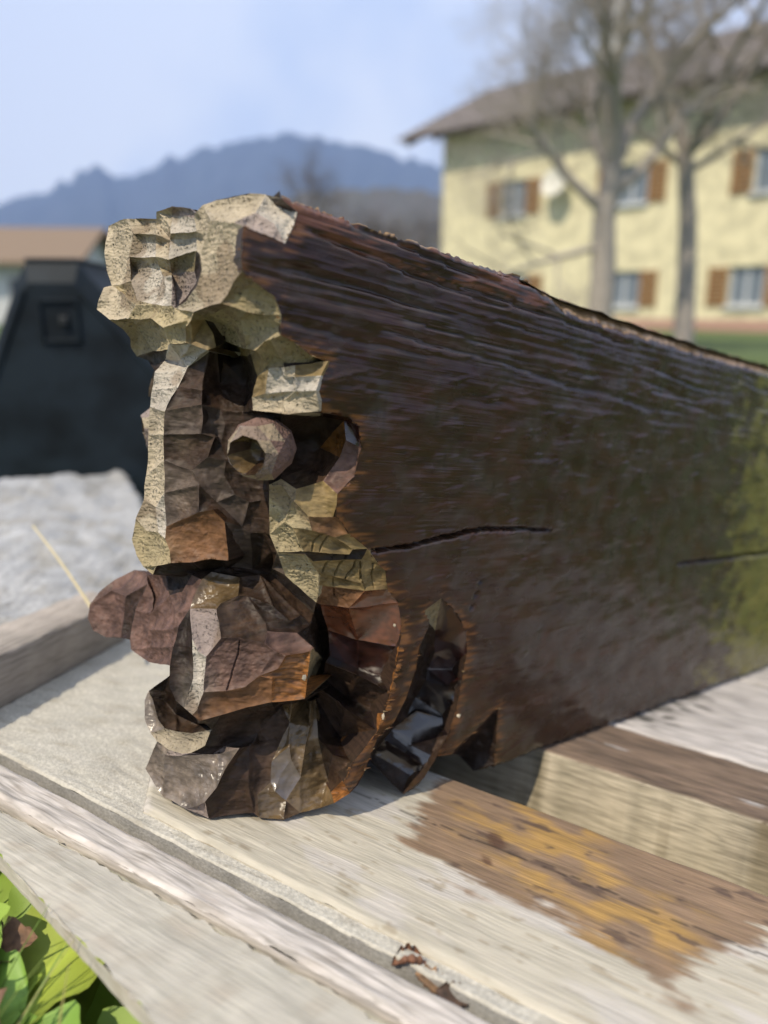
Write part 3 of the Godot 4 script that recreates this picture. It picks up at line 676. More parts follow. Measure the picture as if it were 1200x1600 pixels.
	["mustache", "pmauve", [382, 381, 400, 382, 400, 399, 382, 399, 369, 386, 382, 369, 369, 368, 386], [400, 399, 369, 368, 386, 382, 381]],
	["mustache", "dark", [369, 399, 398, 398, 249, 401, 401, 402, 369, 398, 401, 369], [398, 249, 401, 402, 369, 399]],
	["mustache", "olive", [368, 369, 402, 367, 368, 402, 367, 402, 403, 366, 367, 403, 403, 404, 366], [368, 369, 402, 403, 404, 366, 367]],
	["mustache", "dark", [173, 172, 207, 389, 351, 173, 393, 389, 173, 206, 250, 393, 207, 206, 393, 207, 393, 173], [207, 206, 250, 393, 389, 351, 173, 172]],
	["mustache_far", "pmauve", [412, 413, 414, 433, 411, 412, 406, 433, 412, 406, 412, 414, 406, 414, 415, 405, 406, 415], [405, 406, 433, 411, 412, 413, 414, 415]],
	["mustache_far", "pmauve", [409, 410, 416, 409, 416, 411, 408, 409, 411, 408, 411, 433, 407, 408, 433, 406, 407, 433], [406, 407, 408, 409, 410, 416, 411, 433]],
	["mustache_far", "dark", [418, 419, 413, 418, 413, 412, 417, 418, 412, 417, 412, 411, 411, 416, 417], [411, 416, 417, 418, 419, 413, 412]],
	["mustache_far", "pmauve", [410, 420, 422, 410, 422, 423, 423, 417, 416, 410, 423, 416], [410, 420, 422, 423, 417, 416]],
	["mustache_far", "dark", [420, 421, 432, 420, 432, 422], [420, 421, 432, 422]],
	["mustache_far", "pmauve", [421, 352, 353, 432, 421, 353, 432, 353, 354, 432, 354, 424, 424, 422, 432], [421, 352, 353, 354, 424, 422, 432]],
	["mustache_far", "pmauve", [423, 422, 424, 426, 425, 423, 424, 426, 423], [422, 424, 426, 425, 423]],
	["mustache_far", "pmauve", [424, 354, 355, 424, 355, 426], [424, 354, 355, 426]],
	["mustache_far", "pmauve", [425, 427, 429, 417, 423, 425, 418, 417, 425, 418, 425, 429, 429, 419, 418], [417, 423, 425, 427, 429, 419, 418]],
	["mustache_far", "pmauve", [425, 426, 428, 425, 428, 427], [425, 426, 428, 427]],
	["mustache_far", "pmauve", [426, 355, 356, 426, 356, 428], [426, 355, 356, 428]],
	["mustache_far", "pmauve", [428, 431, 430, 430, 429, 427, 427, 428, 430], [427, 428, 431, 430, 429]],
	["mustache_far", "pmauve", [431, 428, 356, 356, 357, 431], [428, 356, 357, 431]],
	["lip", "dark", [435, 434, 450, 450, 445, 435], [434, 450, 445, 435]],
	["lip", "pgrey", [436, 435, 445, 446, 447, 438, 446, 438, 437, 446, 437, 436, 445, 446, 436], [435, 445, 446, 447, 438, 437, 436]],
	["lip", "tan", [448, 444, 443, 448, 443, 442, 439, 438, 447, 440, 439, 447, 449, 448, 442, 440, 447, 449, 440, 449, 442, 442, 441, 440], [438, 447, 449, 448, 444, 443, 442, 441, 440, 439]],
	["lip", "brown", [446, 445, 450, 446, 450, 451, 446, 451, 449, 449, 447, 446], [450, 451, 449, 447, 446, 445]],
	["lip", "brown", [449, 451, 452, 452, 448, 449], [451, 452, 448, 449]],
	["lip", "dark", [359, 451, 450, 358, 359, 450, 434, 358, 450], [434, 358, 359, 451, 450]],
	["lip", "dark", [451, 359, 360, 451, 360, 361, 452, 451, 361, 361, 362, 452], [359, 360, 361, 362, 452, 451]],
	["lip", "dark", [362, 363, 444, 444, 448, 452, 452, 362, 444], [452, 362, 363, 444, 448]],
	["lip", "dark", [453, 443, 444, 453, 444, 363, 454, 453, 363, 454, 363, 364, 455, 454, 364, 364, 365, 455], [444, 363, 364, 365, 455, 454, 453, 443]],
	["lip", "dark", [443, 453, 456, 443, 456, 442], [443, 453, 456, 442]],
	["chin", "pgrey", [458, 457, 461, 459, 458, 461, 461, 460, 459], [457, 461, 460, 459, 458]],
	["chin", "pgrey", [440, 461, 457, 439, 440, 457], [439, 440, 461, 457]],
	["chin", "mauve", [462, 461, 440, 462, 440, 441, 462, 441, 442, 462, 442, 456, 456, 463, 462], [440, 441, 442, 456, 463, 462, 461]],
	["chin", "pgrey", [462, 463, 466, 468, 460, 461, 462, 466, 467, 462, 467, 468, 461, 462, 468], [461, 462, 463, 466, 467, 468, 460]],
	["chin", "pgrey", [463, 464, 465, 463, 465, 466], [463, 464, 465, 466]],
	["chin", "mauve", [453, 464, 463, 456, 453, 463], [456, 453, 464, 463]],
	["chin", "dark", [454, 473, 470, 453, 454, 470, 453, 470, 464], [453, 454, 473, 470, 464]],
	["chin", "brown", [471, 472, 469, 469, 467, 466, 471, 469, 466, 470, 471, 466, 465, 464, 470, 470, 466, 465], [464, 470, 471, 472, 469, 467, 466, 465]],
	["chin", "mauve", [467, 469, 468], [467, 469, 468]],
	["chin", "brown", [478, 479, 471, 477, 478, 471, 477, 471, 470, 476, 477, 470, 455, 474, 475, 455, 475, 476, 454, 455, 476, 473, 454, 476, 476, 470, 473], [454, 455, 474, 475, 476, 477, 478, 479, 471, 470, 473]],
	["chin", "slick", [483, 491, 478, 477, 481, 482, 477, 482, 483, 477, 483, 478], [477, 481, 482, 483, 491, 478]],
	["chin", "umber", [476, 475, 481, 476, 481, 477], [476, 475, 481, 477]],
	["chin", "slick", [483, 482, 484, 483, 484, 485, 483, 485, 491], [483, 482, 484, 485, 491]],
	["chin", "umber", [475, 474, 480, 475, 480, 404, 492, 484, 482, 492, 482, 481, 492, 481, 475, 492, 475, 404, 404, 486, 492], [474, 480, 404, 486, 492, 484, 482, 481, 475]],
	["chin", "brown", [472, 471, 479, 479, 490, 472], [471, 479, 490, 472]],
	["chin", "umber", [485, 489, 490, 485, 490, 479, 479, 478, 491, 479, 491, 485], [479, 478, 491, 485, 489, 490]],
	["chin", "umber", [292, 293, 484, 289, 292, 484, 492, 286, 289, 492, 289, 484], [492, 286, 289, 292, 293, 484]],
	["chin", "umber", [486, 286, 492], [486, 286, 492]],
	["chin", "umber", [295, 305, 487, 488, 485, 484, 488, 484, 293, 487, 488, 293, 293, 295, 487], [484, 293, 295, 305, 487, 488, 485]],
	["chin", "brown", [485, 488, 489], [485, 488, 489]],
	["chin", "dark", [474, 455, 365, 480, 474, 365, 480, 365, 366, 366, 404, 480], [365, 366, 404, 480, 474, 455]],
	["mustache", "dark", [351, 352, 421, 174, 173, 351, 420, 152, 175, 421, 420, 175, 421, 175, 174, 174, 351, 421], [175, 174, 173, 351, 352, 421, 420, 152]],
	]
# outline of the uncut long side against the carving, in millimetres
const SIDE_EDGE: Array[Vector2] = [Vector2(6.8, 462.0), Vector2(8.8, 457.7), Vector2(20.6, 453.4), Vector2(19.2, 444.3), Vector2(14.6, 432.1), Vector2(-5.2, 433.6), Vector2(-16.8, 435.0), Vector2(-17.2, 429.2), Vector2(-17.3, 417.0), Vector2(-14.6, 408.3), Vector2(-4.3, 403.0), Vector2(9.6, 397.8), Vector2(15.3, 387.1), Vector2(15.9, 381.9), Vector2(17.2, 374.3), Vector2(26.0, 372.7), Vector2(43.8, 364.7), Vector2(56.3, 362.6), Vector2(50.8, 352.3), Vector2(47.0, 341.5), Vector2(48.7, 334.8), Vector2(53.5, 328.0), Vector2(55.6, 327.6), Vector2(81.7, 326.2), Vector2(91.6, 320.0), Vector2(96.9, 304.9), Vector2(93.1, 283.3), Vector2(78.6, 270.2), Vector2(79.1, 261.7), Vector2(80.4, 252.9), Vector2(82.6, 253.1), Vector2(93.4, 240.9), Vector2(113.5, 228.5), Vector2(123.5, 218.5), Vector2(134.9, 209.7), Vector2(140.0, 194.2), Vector2(153.2, 182.1), Vector2(159.6, 163.7), Vector2(161.1, 149.9), Vector2(157.9, 115.1), Vector2(155.8, 105.5), Vector2(151.9, 88.5), Vector2(147.1, 73.4), Vector2(134.8, 62.2), Vector2(123.3, 52.3), Vector2(116.1, 37.2), Vector2(123.6, 25.8), Vector2(131.1, 30.4), Vector2(137.2, 40.6), Vector2(142.4, 52.7), Vector2(147.9, 68.2), Vector2(164.5, 77.0), Vector2(176.1, 97.5), Vector2(183.5, 121.8), Vector2(184.2, 140.3), Vector2(194.0, 160.0), Vector2(184.2, 172.1), Vector2(204.3, 182.1), Vector2(220.8, 171.5), Vector2(241.9, 148.9), Vector2(247.7, 127.2), Vector2(245.3, 103.3), Vector2(243.7, 79.2), Vector2(235.9, 51.4), Vector2(224.0, 33.3), Vector2(245.1, 30.3), Vector2(304.2, 64.8), Vector2(310.9, 4.0), Vector2(310.9, 0.0)]
const EYE_AT := Vector3(0.0334, 0.2972, -0.0340)
# drying checks in the wood, by the facet they split, in millimetres
const CHECKS := {
	111: [[Vector3(73.1, 224.9, -15.1), Vector3(72.8, 227.1, -14.6), Vector3(72.5, 229.3, -14.0), Vector3(72.6, 231.5, -13.2), Vector3(73.3, 233.6, -12.3), Vector3(73.9, 235.7, -11.3), Vector3(74.6, 237.1, -10.5), Vector3(75.2, 237.9, -9.7), Vector3(75.1, 238.9, -8.0)], [Vector3(78.4, 224.6, -12.9), Vector3(78.5, 227.0, -12.0), Vector3(78.6, 229.4, -11.2), Vector3(78.7, 231.9, -10.4), Vector3(79.4, 233.6, -9.5), Vector3(79.7, 235.5, -8.2), Vector3(80.0, 237.4, -6.9)]],
	118: [[Vector3(89.1, 205.7, -21.7), Vector3(89.3, 208.6, -20.0), Vector3(89.4, 211.6, -18.1), Vector3(89.5, 214.5, -16.2), Vector3(90.6, 216.5, -14.4)], [Vector3(98.2, 204.1, -17.3), Vector3(98.7, 207.2, -16.1), Vector3(99.1, 210.4, -14.9), Vector3(99.4, 213.6, -12.8), Vector3(100.0, 216.8, -10.5)], [Vector3(116.3, 202.7, -5.9), Vector3(114.9, 207.5, -5.5), Vector3(113.4, 212.2, -5.0), Vector3(112.0, 217.0, -4.6)], [Vector3(106.1, 201.7, -12.8), Vector3(107.1, 204.5, -11.4), Vector3(108.1, 207.3, -9.9), Vector3(109.0, 210.2, -8.5), Vector3(108.9, 212.9, -7.8), Vector3(108.8, 215.6, -7.1), Vector3(108.5, 218.4, -6.1)]],
	113: [[Vector3(90.9, 217.6, -13.3), Vector3(91.1, 218.7, -12.1), Vector3(91.3, 219.8, -10.9), Vector3(91.5, 220.8, -9.7)], [Vector3(100.2, 218.4, -9.3), Vector3(99.9, 220.1, -7.6), Vector3(99.6, 221.8, -5.9)]],
	119: [[Vector3(121.3, 194.7, -5.7), Vector3(119.6, 197.4, -5.8), Vector3(118.0, 200.1, -5.8)], [Vector3(129.3, 194.7, -3.3), Vector3(127.9, 198.3, -3.4), Vector3(126.5, 201.9, -3.3), Vector3(124.8, 205.5, -3.1), Vector3(124.1, 209.1, -2.3), Vector3(123.3, 212.7, -1.5), Vector3(122.5, 216.3, -0.8)]],
	121: [[Vector3(105.9, 183.5, -23.3), Vector3(104.3, 187.4, -22.5), Vector3(103.1, 191.0, -22.1)]],
	120: [[Vector3(101.7, 194.7, -21.6), Vector3(101.0, 196.7, -20.8), Vector3(100.2, 198.7, -19.7), Vector3(99.4, 200.7, -18.7)]],
	175: [[Vector3(32.5, 153.4, -40.1), Vector3(32.2, 149.4, -39.6), Vector3(32.0, 145.5, -39.1), Vector3(31.7, 141.5, -38.6), Vector3(30.4, 137.5, -38.7), Vector3(29.1, 133.5, -38.9), Vector3(27.9, 129.4, -39.3), Vector3(27.0, 124.8, -39.5), Vector3(26.1, 120.3, -39.7), Vector3(25.2, 115.7, -39.8)]],
	41: [[Vector3(8.0, 381.2, -67.2), Vector3(10.4, 379.4, -69.3), Vector3(12.8, 377.7, -71.4), Vector3(15.2, 376.0, -73.4), Vector3(17.1, 374.7, -74.8), Vector3(19.0, 373.3, -76.1), Vector3(21.0, 372.0, -77.4)]],
	110: [[Vector3(55.1, 236.0, -31.8), Vector3(56.2, 234.0, -28.7), Vector3(57.8, 231.8, -26.6), Vector3(60.0, 229.4, -25.1), Vector3(62.0, 227.5, -23.5), Vector3(64.1, 225.5, -22.0), Vector3(66.1, 223.5, -20.4)], [Vector3(54.6, 241.9, -26.7), Vector3(55.9, 239.8, -24.0), Vector3(57.7, 237.6, -21.7), Vector3(59.9, 235.3, -20.0), Vector3(61.6, 232.4, -19.8), Vector3(63.3, 229.5, -19.6), Vector3(65.0, 226.7, -19.3)]],
	114: [[Vector3(59.7, 216.9, -38.5), Vector3(61.6, 216.7, -35.9), Vector3(63.4, 216.5, -33.3), Vector3(65.3, 216.3, -30.7), Vector3(67.8, 215.4, -28.2), Vector3(70.3, 214.5, -25.8), Vector3(73.1, 213.5, -23.6)]],
	}
const CHIP_AT: Array[Vector3] = [Vector3(151.2, 85.7, -0.3), Vector3(246.6, 68.3, 0.0), Vector3(156.3, 161.9, -4.7), Vector3(74.3, 127.7, -11.5)]
# base colour (linear) and finish of each sort of carved surface
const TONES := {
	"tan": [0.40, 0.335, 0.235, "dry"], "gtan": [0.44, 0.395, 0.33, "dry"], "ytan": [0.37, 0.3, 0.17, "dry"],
	"olive": [0.26, 0.205, 0.105, "dry"], "ochre": [0.27, 0.19, 0.08, "damp"], "mauve": [0.27, 0.215, 0.19, "dry"],  # olive: tan wood darkened, shade of down-facing facets put into the colour
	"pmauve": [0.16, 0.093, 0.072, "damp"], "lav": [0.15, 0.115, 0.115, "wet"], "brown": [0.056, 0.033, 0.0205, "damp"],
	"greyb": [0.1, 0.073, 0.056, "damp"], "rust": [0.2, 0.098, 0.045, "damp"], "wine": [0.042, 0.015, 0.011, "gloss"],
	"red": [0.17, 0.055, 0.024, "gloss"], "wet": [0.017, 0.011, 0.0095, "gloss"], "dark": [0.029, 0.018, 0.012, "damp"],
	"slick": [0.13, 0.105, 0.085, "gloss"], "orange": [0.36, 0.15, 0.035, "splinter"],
	"pgrey": [0.21, 0.17, 0.135, "wet"], "umber": [0.15, 0.1, 0.048, "wet"], "amber": [0.28, 0.12, 0.03, "wet"]}

func wobble(p: Vector3) -> Vector3:
	var k := nz.get_noise_3dv(p * 60.0) * 0.0011 + nf.get_noise_3dv(p * 260.0) * 0.0006
	var q := p * 48.0
	var w := Vector3(nz.get_noise_3dv(q + Vector3(11, 0, 0)), nz.get_noise_3dv(q + Vector3(0, 23, 0)), nz.get_noise_3dv(q + Vector3(0, 0, 37))) * 0.0011
	return p + Vector3(-0.62, 0.2, 0.62) * k + w

# split every edge longer than most at its middle until none is left
func fine(a: Vector3, b: Vector3, c: Vector3, most: float, out: PackedVector3Array):
	var ab := a.distance_to(b) > most
	var bc := b.distance_to(c) > most
	var ca := c.distance_to(a) > most
	if not (ab or bc or ca):
		out.append(a); out.append(b); out.append(c)
		return
	var m1 := (a + b) / 2.0
	var m2 := (b + c) / 2.0
	var m3 := (c + a) / 2.0
	if ab and bc and ca:
		fine(a, m1, m3, most, out); fine(m1, b, m2, most, out); fine(m3, m2, c, most, out); fine(m1, m2, m3, most, out)
	elif ab and bc:
		fine(m1, b, m2, most, out); fine(a, m1, m2, most, out); fine(a, m2, c, most, out)
	elif bc and ca:
		fine(m2, c, m3, most, out); fine(b, m2, m3, most, out); fine(b, m3, a, most, out)
	elif ca and ab:
		fine(m3, a, m1, most, out); fine(c, m3, m1, most, out); fine(c, m1, b, most, out)
	elif ab:
		fine(a, m1, c, most, out); fine(m1, b, c, most, out)
	elif bc:
		fine(a, b, m2, most, out); fine(a, m2, c, most, out)
	else:
		fine(a, b, m3, most, out); fine(b, c, m3, most, out)

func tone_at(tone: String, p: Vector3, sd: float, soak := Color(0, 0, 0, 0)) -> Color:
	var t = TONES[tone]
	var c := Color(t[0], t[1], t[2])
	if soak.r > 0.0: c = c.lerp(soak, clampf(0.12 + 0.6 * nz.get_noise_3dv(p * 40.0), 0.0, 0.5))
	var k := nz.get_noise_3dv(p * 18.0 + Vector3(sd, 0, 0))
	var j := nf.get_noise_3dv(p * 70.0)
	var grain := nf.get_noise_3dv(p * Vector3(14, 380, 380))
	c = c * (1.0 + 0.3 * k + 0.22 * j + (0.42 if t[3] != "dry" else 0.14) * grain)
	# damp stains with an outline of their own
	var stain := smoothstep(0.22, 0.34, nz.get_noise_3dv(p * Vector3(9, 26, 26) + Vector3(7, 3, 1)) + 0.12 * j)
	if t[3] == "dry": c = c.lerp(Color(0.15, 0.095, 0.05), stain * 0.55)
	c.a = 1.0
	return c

const MIDDLE := -0.125
# how much of a neighbour's colour has soaked across into a facet at each of its corners
func corner_tones() -> Array:
	var sum := []
	for i in POINTS.size(): sum.append([Color(0, 0, 0), 0.0])
	for f in FACETS:
		var t = TONES[f[1]]
		for i in f[2]:
			sum[i][0] += Color(t[0], t[1], t[2])
			sum[i][1] += 1.0
	var out := []
	for q in sum: out.append(q[0] / maxf(1.0, q[1]))
	return out

func share(q: Vector3, a: Vector3, b: Vector3, c: Vector3) -> Vector3:
	var n := (b - a).cross(c - a)
	var l := n.length_squared()
	var u := (c - b).cross(q - b).dot(n) / l
	var v := (a - c).cross(q - c).dot(n) / l
	return Vector3(u, v, 1.0 - u - v)

# mean value interpolation of the rim's heights at a point inside the rim
func inside_height(q: Vector2, loop: PackedVector2Array, h: PackedFloat32Array) -> float:
	var n := loop.size()
	var tans := PackedFloat32Array()
	var rad := PackedFloat32Array()
	for i in n:
		var a := loop[i] - q
		var b := loop[(i + 1) % n] - q
		rad.append(maxf(a.length(), 1e-7))
		var cr := a.cross(b)
		var dt := a.dot(b)
		# tan of half the angle under which the edge is seen
		tans.append(cr / (a.length() * b.length() + dt + 1e-12))
	var w := 0.0
	var sum := 0.0
	for i in n:
		var k := (tans[(i + n - 1) % n] + tans[i]) / rad[i]
		w += k
		sum += k * h[i]
	return sum / w if absf(w) > 1e-9 else h[0]

func scoop(q: Vector3, rims: Array) -> float:
	var d := 1.0
	for r in rims: d = minf(d, q.distance_squared_to(Geometry3D.get_closest_point_to_segment(q, r[0], r[1])))
	d = sqrt(d)
	return d

func carve(root: Node3D):
	var parts := {}
	var names := {"forehead": "forehead", "brow": "brow", "nose": "nose", "cheek": "cheek", "beard": "beard", "gouge": "gouge", "notch": "notch",
		"mustache": "moustache", "mustache_far": "moustache", "lip": "lip", "chin": "chin"}
	var n_facet := 0
	var corner := corner_tones()
	for far in 2:
		for fi in FACETS.size():
			var f = FACETS[fi]
			var pts: Array = f[2]
			var checks: Array = CHECKS.get(fi, []) if not far else []
			if far:
				if not f[0] in ["cheek", "beard", "gouge"]: continue
				var ok := true
				for i in pts:
					if POINTS[i].z < -96: ok = false
				if not ok: continue
			n_facet += 1
			var key: String = f[0] + ("_far" if far and f[0] != "brow" else "")
			if not parts.has(key): parts[key] = {"st": {}, "edges": {}, "name": names[f[0]]}
			var part = parts[key]
			var finish: String = TONES[f[1]][3]
			if not part.st.has(finish): part.st[finish] = begin()
			var st: SurfaceTool = part.st[finish]
			st.set_smooth_group(n_facet if finish == "gloss" else 0)
			# each chisel cut is a shallow scoop: its middle lies deeper than its rim
			var rim := {}
			var face := Vector3.ZERO
			for k in range(0, pts.size(), 3):
				for j in 3:
					var e := Vector2i(mini(pts[k + j], pts[k + (j + 1) % 3]), maxi(pts[k + j], pts[k + (j + 1) % 3]))
					if rim.has(e): rim.erase(e)
					else: rim[e] = true
				face += (POINTS[pts[k + 1]] - POINTS[pts[k]]).cross(POINTS[pts[k + 2]] - POINTS[pts[k]])
			face = face.normalized()
			if far: face.z = -face.z
			var rims := []
			for e in rim:
				var a: Vector3 = POINTS[e.x] / 1000.0
				var b: Vector3 = POINTS[e.y] / 1000.0
				if far:
					a.z = 2.0 * MIDDLE - a.z
					b.z = 2.0 * MIDDLE - b.z
				rims.append([a, b])
			var au := face.cross(Vector3(0.13, 0.9, 0.4)).normalized()
			var av := face.cross(au)
			var loop2 := PackedVector2Array()
			var loop_h := PackedFloat32Array()
			for i in f[3]:
				var v: Vector3 = POINTS[i] / 1000.0
				if far: v.z = 2.0 * MIDDLE - v.z
				loop2.append(Vector2(v.dot(au), v.dot(av)))
				loop_h.append(v.dot(face))
			# a facet bent too far to be seen flat from its front keeps its plain triangles
			var seen := 0.0
			for i in loop2.size(): seen += loop2[i].cross(loop2[(i + 1) % loop2.size()]) * 0.5
			var whole := 0.0
			for k in range(0, pts.size(), 3): whole += (POINTS[pts[k + 1]] - POINTS[pts[k]]).cross(POINTS[pts[k + 2]] - POINTS[pts[k]]).length() * 0.5e-6
			var bent := absf(seen) < whole * 0.8
			for k in range(0, pts.size(), 3):
				var p := []
				for j in 3:
					var v: Vector3 = POINTS[pts[k + j]] / 1000.0
					if far: v.z = 2.0 * MIDDLE - v.z
					p.append(v)
				var out := PackedVector3Array()
				fine(p[0], p[1], p[2], 0.02 if far else (0.0021 if checks.is_empty() else 0.00095), out)
				for i in range(0, out.size(), 3):
					for j in ([0, 2, 1] if far else [0, 1, 2]):
						var q := out[i + j]
						var sh := share(q, p[0], p[1], p[2])
						var soak: Color = corner[pts[k]] * sh.x + corner[pts[k + 1]] * sh.y + corner[pts[k + 2]] * sh.z
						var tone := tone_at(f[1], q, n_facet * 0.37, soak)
						var dd := scoop(q, rims)
						var flat := q
						if not far and not bent and dd > 0.0002 and loop_h.size() > 3:
							var hh := inside_height(Vector2(q.dot(au), q.dot(av)), loop2, loop_h)
							flat = q + face * clampf(hh - q.dot(face), -0.02, 0.02)
						var inw := 0.26 * dd - 6.2 * dd * dd if dd < 0.02 else 0.0027
						var keep := clampf(dd / 0.003, 0.0, 1.0)
						inw -= keep * (0.0024 if finish != "gloss" else 0.0007) * nc.get_noise_3dv(q * Vector3(60, 75, 60) + Vector3(0, n_facet * 1.7, 0))
						if finish == "dry": inw += keep * (0.0009 * absf(nf.get_noise_3dv(q * 620.0)) + 0.0007 * nf.get_noise_3dv(q * Vector3(330, 900, 330)))
						elif finish != "gloss": inw += keep * (0.0006 * nf.get_noise_3dv(q * Vector3(120, 700, 700)) + 0.0004 * nz.get_noise_3dv(q * 300.0))
						if finish == "splinter": inw += keep * (0.0016 + 0.0035 * nf.get_noise_3dv(q * Vector3(60, 420, 60)))
						for ck in checks:
							var dc := 1.0
							for r in ck.size() - 1: dc = minf(dc, q.distance_to(Geometry3D.get_closest_point_to_segment(q, ck[r] / 1000.0, ck[r + 1] / 1000.0)))
							dc += 0.0004 * nf.get_noise_3dv(q * 500.0)
							if dc < 0.0009: inw += 0.0026 * (1.0 - smoothstep(0.0002, 0.0009, dc))
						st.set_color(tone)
						var at := wobble(flat + face * inw)
						if finish == "gloss": at = at.lerp(flat + face * inw, 0.88 * smoothstep(0.0, 0.006, dd))
						st.add_vertex(at)
				for j in 3:
					var a: int = pts[k + j]
					var b: int = pts[k + (j + 1) % 3]
					var e := Vector2i(mini(a, b), maxi(a, b)) + Vector2i(10000 * far, 0)
					if part.edges.has(e): part.edges[e] = null
					else: part.edges[e] = [p[j], p[(j + 1) % 3], f[1]]
	for key in parts:
		var part = parts[key]
		# every part runs back into the block behind it
		for e in part.edges:
			var w = part.edges[e]
			if w == null: continue
			var back := Vector3(0.055, 0, -0.035 if w[0].z > MIDDLE else 0.035)
			if key.begins_with("gouge") or key.begins_with("beard") or key.begins_with("notch"): back = Vector3(0.02, 0, -0.05 if w[0].z > MIDDLE else 0.05)
			if key == "lip" or key == "chin": back = Vector3(0.05, -0.008, -0.03)
			var finish: String = TONES[w[2]][3]
			var st: SurfaceTool = part.st[finish]
			st.set_smooth_group(-1)
			var n := maxi(1, int(ceil(w[0].distance_to(w[1]) / 0.0042)))
			for i in n:
				var a: Vector3 = wobble(w[0].lerp(w[1], float(i) / n))
				var b: Vector3 = wobble(w[0].lerp(w[1], float(i + 1) / n))
				for v in [a, a + back, b + back, a, b + back, b]:
					st.set_color(tone_at(w[2], v, 0.0))
					st.add_vertex(v)
		var mesh: ArrayMesh = null
		for finish in part.st:
			part.st[finish].generate_normals()
			mesh = part.st[finish].commit(mesh)
			mesh.surface_set_material(mesh.get_surface_count() - 1, M[finish])
		var o := mesh_node(part.name, mesh, null, root)
		if key == "gouge": o.set_meta("label", "leaf shaped gouge cut into the timber's side")

func eye(root: Node3D, c: Vector3, far: bool):
	var st := begin()
	var hole := begin()
	var ax := Vector3(-0.9, -0.28, -0.38 if far else 0.38).normalized()
	var u := ax.cross(Vector3.UP).normalized()
	var v := u.cross(ax)
	var rad := 0.0235
	var rings := []
	var r2 := RandomNumberGenerator.new()
	r2.seed = 77
	var sides := 9
	for th in [40.0, 60.0, 86.0, 122.0, 160.0]:
		var ring := []
		for k in sides:
			var ph := TAU * (k + 0.5 * rings.size()) / sides + r2.randf_range(-0.1, 0.1)
			var t := deg_to_rad(th + r2.randf_range(-5, 5))
			var d := ax * cos(t) * 1.08 + (u * cos(ph) + v * sin(ph)) * sin(t)
			ring.append(c + d * rad * r2.randf_range(0.96, 1.04))
		rings.append(ring)
	var tones := ["mauve", "pmauve", "pmauve", "brown"]
	var g := 0
	for i in rings.size() - 1:
		for k in sides:
			var a: Vector3 = rings[i][k]
			var b: Vector3 = rings[i][(k + 1) % sides]
			var d: Vector3 = rings[i + 1][k]
			var e: Vector3 = rings[i + 1][(k + 1) % sides]
			for t in [[a, b, d], [b, e, d]]:
				g += 1
				st.set_smooth_group(1000 + g / 2)
				var out := PackedVector3Array()
				fine(t[0], t[1], t[2], 0.0025, out)
				for q in out:
					st.set_color(tone_at(tones[i] if (k + i) % 3 or i > 1 else "tan", q, k * 1.7))
					st.add_vertex(wobble(q))
	hole.set_smooth_group(1)
	var floor_c := c + ax * rad * 0.05
	for k in sides:
		var a: Vector3 = rings[0][k]
		var b: Vector3 = rings[0][(k + 1) % sides]
		var mid := c + ax * rad * 0.75
		var a2 := floor_c + (a - mid) * 0.62
		var b2 := floor_c + (b - mid) * 0.62
		for t in [[a, b, b2], [a, b2, a2], [a2, b2, floor_c]]:
			var out := PackedVector3Array()
			fine(t[0], t[1], t[2], 0.0025, out)
			for q in out:
				hole.set_color(tone_at("umber" if k % 3 else "brown", q, 3.0))
				hole.add_vertex(wobble(q) + Vector3(nf.get_noise_3dv(q * 400.0), nf.get_noise_3dv(q * 400.0 + Vector3(9, 0, 0)), 0) * 0.0008 * (0.0 if t[0] == a and q == a else 1.0))
	var o := commit(st, "eye", M.dry, root)
	var p := commit(hole, "pupil", M.wet, o)
	if far: o.set_meta("label", "eyeball on the far side, peeping past the nose")
	p.set_meta("label", "hollowed pupil")

var side_poly := PackedVector2Array()
func top_at(x: float) -> float:
	var y := 0.4595 - 0.0045 * smoothstep(0.2, 0.42, x) + 0.003 * smoothstep(0.6, 0.8, x)
	return y + 0.0022 * nz.get_noise_1d(x * 160.0) + 0.0016 * nf.get_noise_1d(x * 420.0) + 0.003 * exp(-pow((x - 0.255) / 0.02, 2.0))

func seg_dist(p: Vector2, line: Array) -> float:
	var best := 1e9
	for i in line.size() - 1:
		best = minf(best, p.distance_to(Geometry2D.get_closest_point_to_segment(p, line[i], line[i + 1])))
	return best

const CRACKS := [
	[Vector2(0.0685, 0.2259), Vector2(0.1145, 0.226), Vector2(0.1585, 0.229), Vector2(0.2027, 0.2358), Vector2(0.2516, 0.2415), Vector2(0.2977, 0.2407), Vector2(0.3475, 0.2380)],
	[Vector2(0.6291, 0.1912), Vector2(0.7571, 0.1919), Vector2(0.9119, 0.1938), Vector2(1.1, 0.192)],
	[Vector2(0.2538, 0.1952), Vector2(0.2491, 0.18), Vector2(0.2451, 0.1634)],
	]

